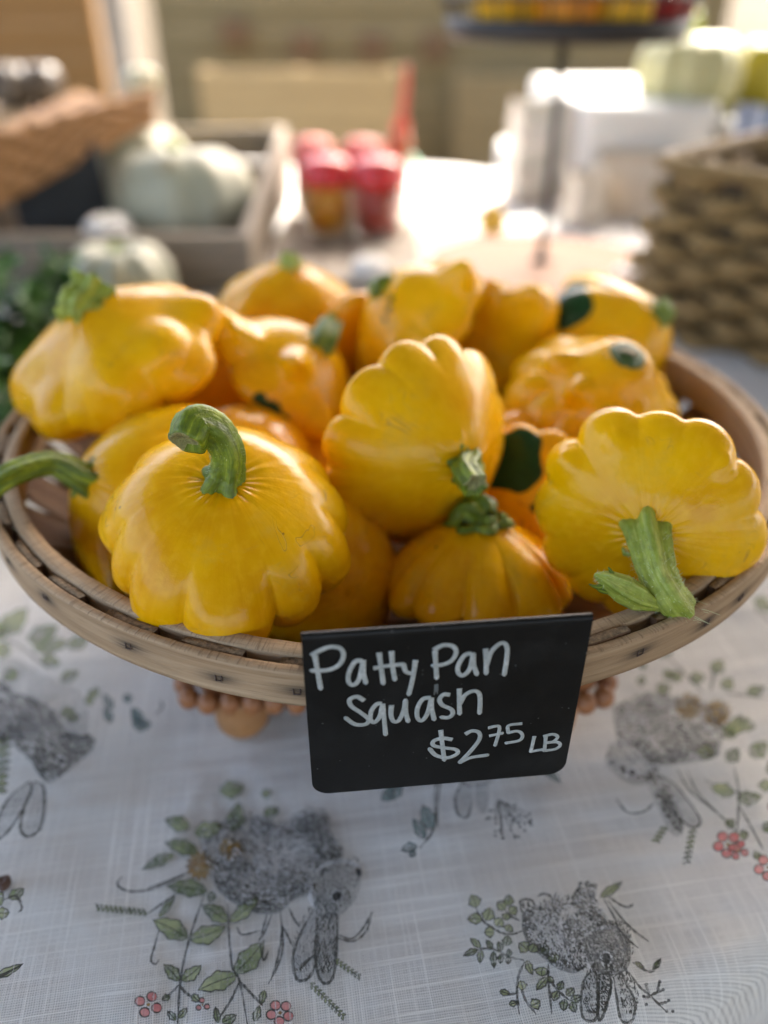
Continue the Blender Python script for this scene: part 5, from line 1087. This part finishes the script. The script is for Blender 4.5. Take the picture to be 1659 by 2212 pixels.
def bag(x, y, z, sx_, sy_, sz_, rz, label, seed, mat):
    rg = np.random.default_rng(seed); n = 48; t = np.linspace(0, 1, 10); ring = rrect(sx_/2, sy_/2, min(sx_, sy_)*.12, 12); V = []
    for i, q in enumerate(t):
        sc = np.array([1+.02*math.sin(q*9), 1-.35*q**2]); V.append(np.c_[ring*sc+rg.normal(size=ring.shape)*.0018, np.full(len(ring), sz_*q)+(rg.normal(size=len(ring))*.003 if i == 9 else 0)])
    nn = len(ring); V = np.vstack(V); V = np.vstack([V, V[:nn]*[.98, .98, 1]+[0, 0, .002]])
    e = empty('paper_bag', (x, y, z), label, 'bag', 'white paper bags behind the wire stand', rz)
    F = grid_faces(nn, 10).tolist()+[list(range(nn))[::-1]]
    mesh_obj('paper', V[:-nn], F, mat, e, world=False); return e
pap, pap2 = simple('white_paper', (.62, .58, .50), .8, .06, 30), simple('kraft_paper', (.55, .47, .36), .8, .12, 20)
bag(.262, 1.44, .001, .10, .06, .15, .3, 'white paper bag standing open behind the pole of the wire stand', 1, pap)
wbx = empty('covered_crate', (.42, 1.68, .001), 'crate under a bright white cloth behind the raised wire basket', 'crate')
V, F = slab(rrect(.11, .27, .02), .0, .15, .008, (.425, 1.66)); mesh_obj('white_cover', V, F, wc, wbx, smooth=False)
bag(.42, 1.32, .001, .16, .10, .085, -.35, 'low crumpled cream paper bag in front of the white box', 3, pap2)
bag(.30, 1.25, .001, .055, .045, .075, .6, 'small cream paper bag just right of the pole', 4, skin('cream_paper', (.66, .60, .50), (.72, .66, .56)))
pumpkin('white_pumpkin', (.288, .93, .001), .020, .028, 8, white, 'tiny white pumpkin between the wood slice and the wicker basket', 'pumpkin', None, .2, 'stem_pale', seed=13)
sd = pumpkin('brown_seed', at(10, 1914, z=.0006), .0032, .0042, 5, skin('seed_brown', (.06, .03, .02), (.10, .05, .03)), 'small brown seed on the cloth at the left edge', 'seed', None, 0, seed=14)

# --- wooden bins far behind, and the dry bank that closes the view
pw_, pd_ = mat_wood('pale_plank', (.34, .235, .105), (.42, .30, .14), (.49, .365, .185), dens=.05), simple('block_brown', (.125, .07, .028), .8, .2, 20)
pw2_ = mat_wood('olive_plank', (.135, .10, .043), (.178, .137, .062), (.215, .172, .085), dens=.05); pw3_ = mat_wood('orange_plank', (.18, .09, .022), (.235, .12, .034), (.28, .155, .05), dens=.05)
def plank_bin(x0, x1, y, ztop, rows, mat, label, blocks=()):
    e = empty('plank_bin', ((x0+x1)/2, y, -.75), label, 'bin', 'wooden bins beyond the table')
    rg = np.random.default_rng(int(abs(x0*100))); z = -.75; h = (ztop+.75)/rows
    for r in range(rows):
        board((x0, y+rg.uniform(-.006, .006)), (x1, y+rg.uniform(-.006, .006)), z+.001, z+h-.0015, z+.001, z+h-.0015, .022, e, mat, 'plank'); z += h
    for x in (x0+.03, (x0+x1)/2, x1-.03):
        V, F = box((x, y+.05, (ztop-.75)/2), (.06, .05, ztop+.75), None, .004); mesh_obj('post', V, F, mat, e, smooth=False, uv=np.asarray(V)[:, [2, 0]])
    for x, z in blocks:
        V, F = box((x, y-.05, z), (.13, .07, .12), None, .006); mesh_obj('block', V, F, pd_, e, smooth=False)
    return e
plank_bin(-.86, .075, 4.15, .02, 6, pw_, 'pale wooden plank bin behind the jars')
plank_bin(.36, .98, 4.5, -.03, 6, mat_wood('tan_plank', (.17, .12, .055), (.22, .165, .08), (.27, .21, .11), dens=.05), 'pale wooden plank bin behind the wire stand pole')
plank_bin(-1.18, 1.75, 4.75, .46, 8, pw2_, 'tall olive brown plank bin with four brown blocks on its front', ((-.76, .15), (-.41, .085), (-.06, .085), (.26, .09)))
plank_bin(-2.9, -1.52, 4.9, .50, 8, pw3_, 'orange brown plank bin at the left behind the canopy post')
nx, ny = 40, 14; X, Y = np.meshgrid(np.linspace(-60, 60, nx), np.linspace(9, 60, ny)); Z = -.76+np.clip((Y-9)/51, 0, 1)**.8*14+.35*np.sin(X*.5+Y*.3)*np.clip((Y-9)/8, 0, 1)
o = mesh_obj('hillside', np.stack([X, Y, Z], -1).reshape(-1, 3), grid_faces(nx, ny, False), bpy.data.materials['dry_ground']); tag(o, kind='structure')
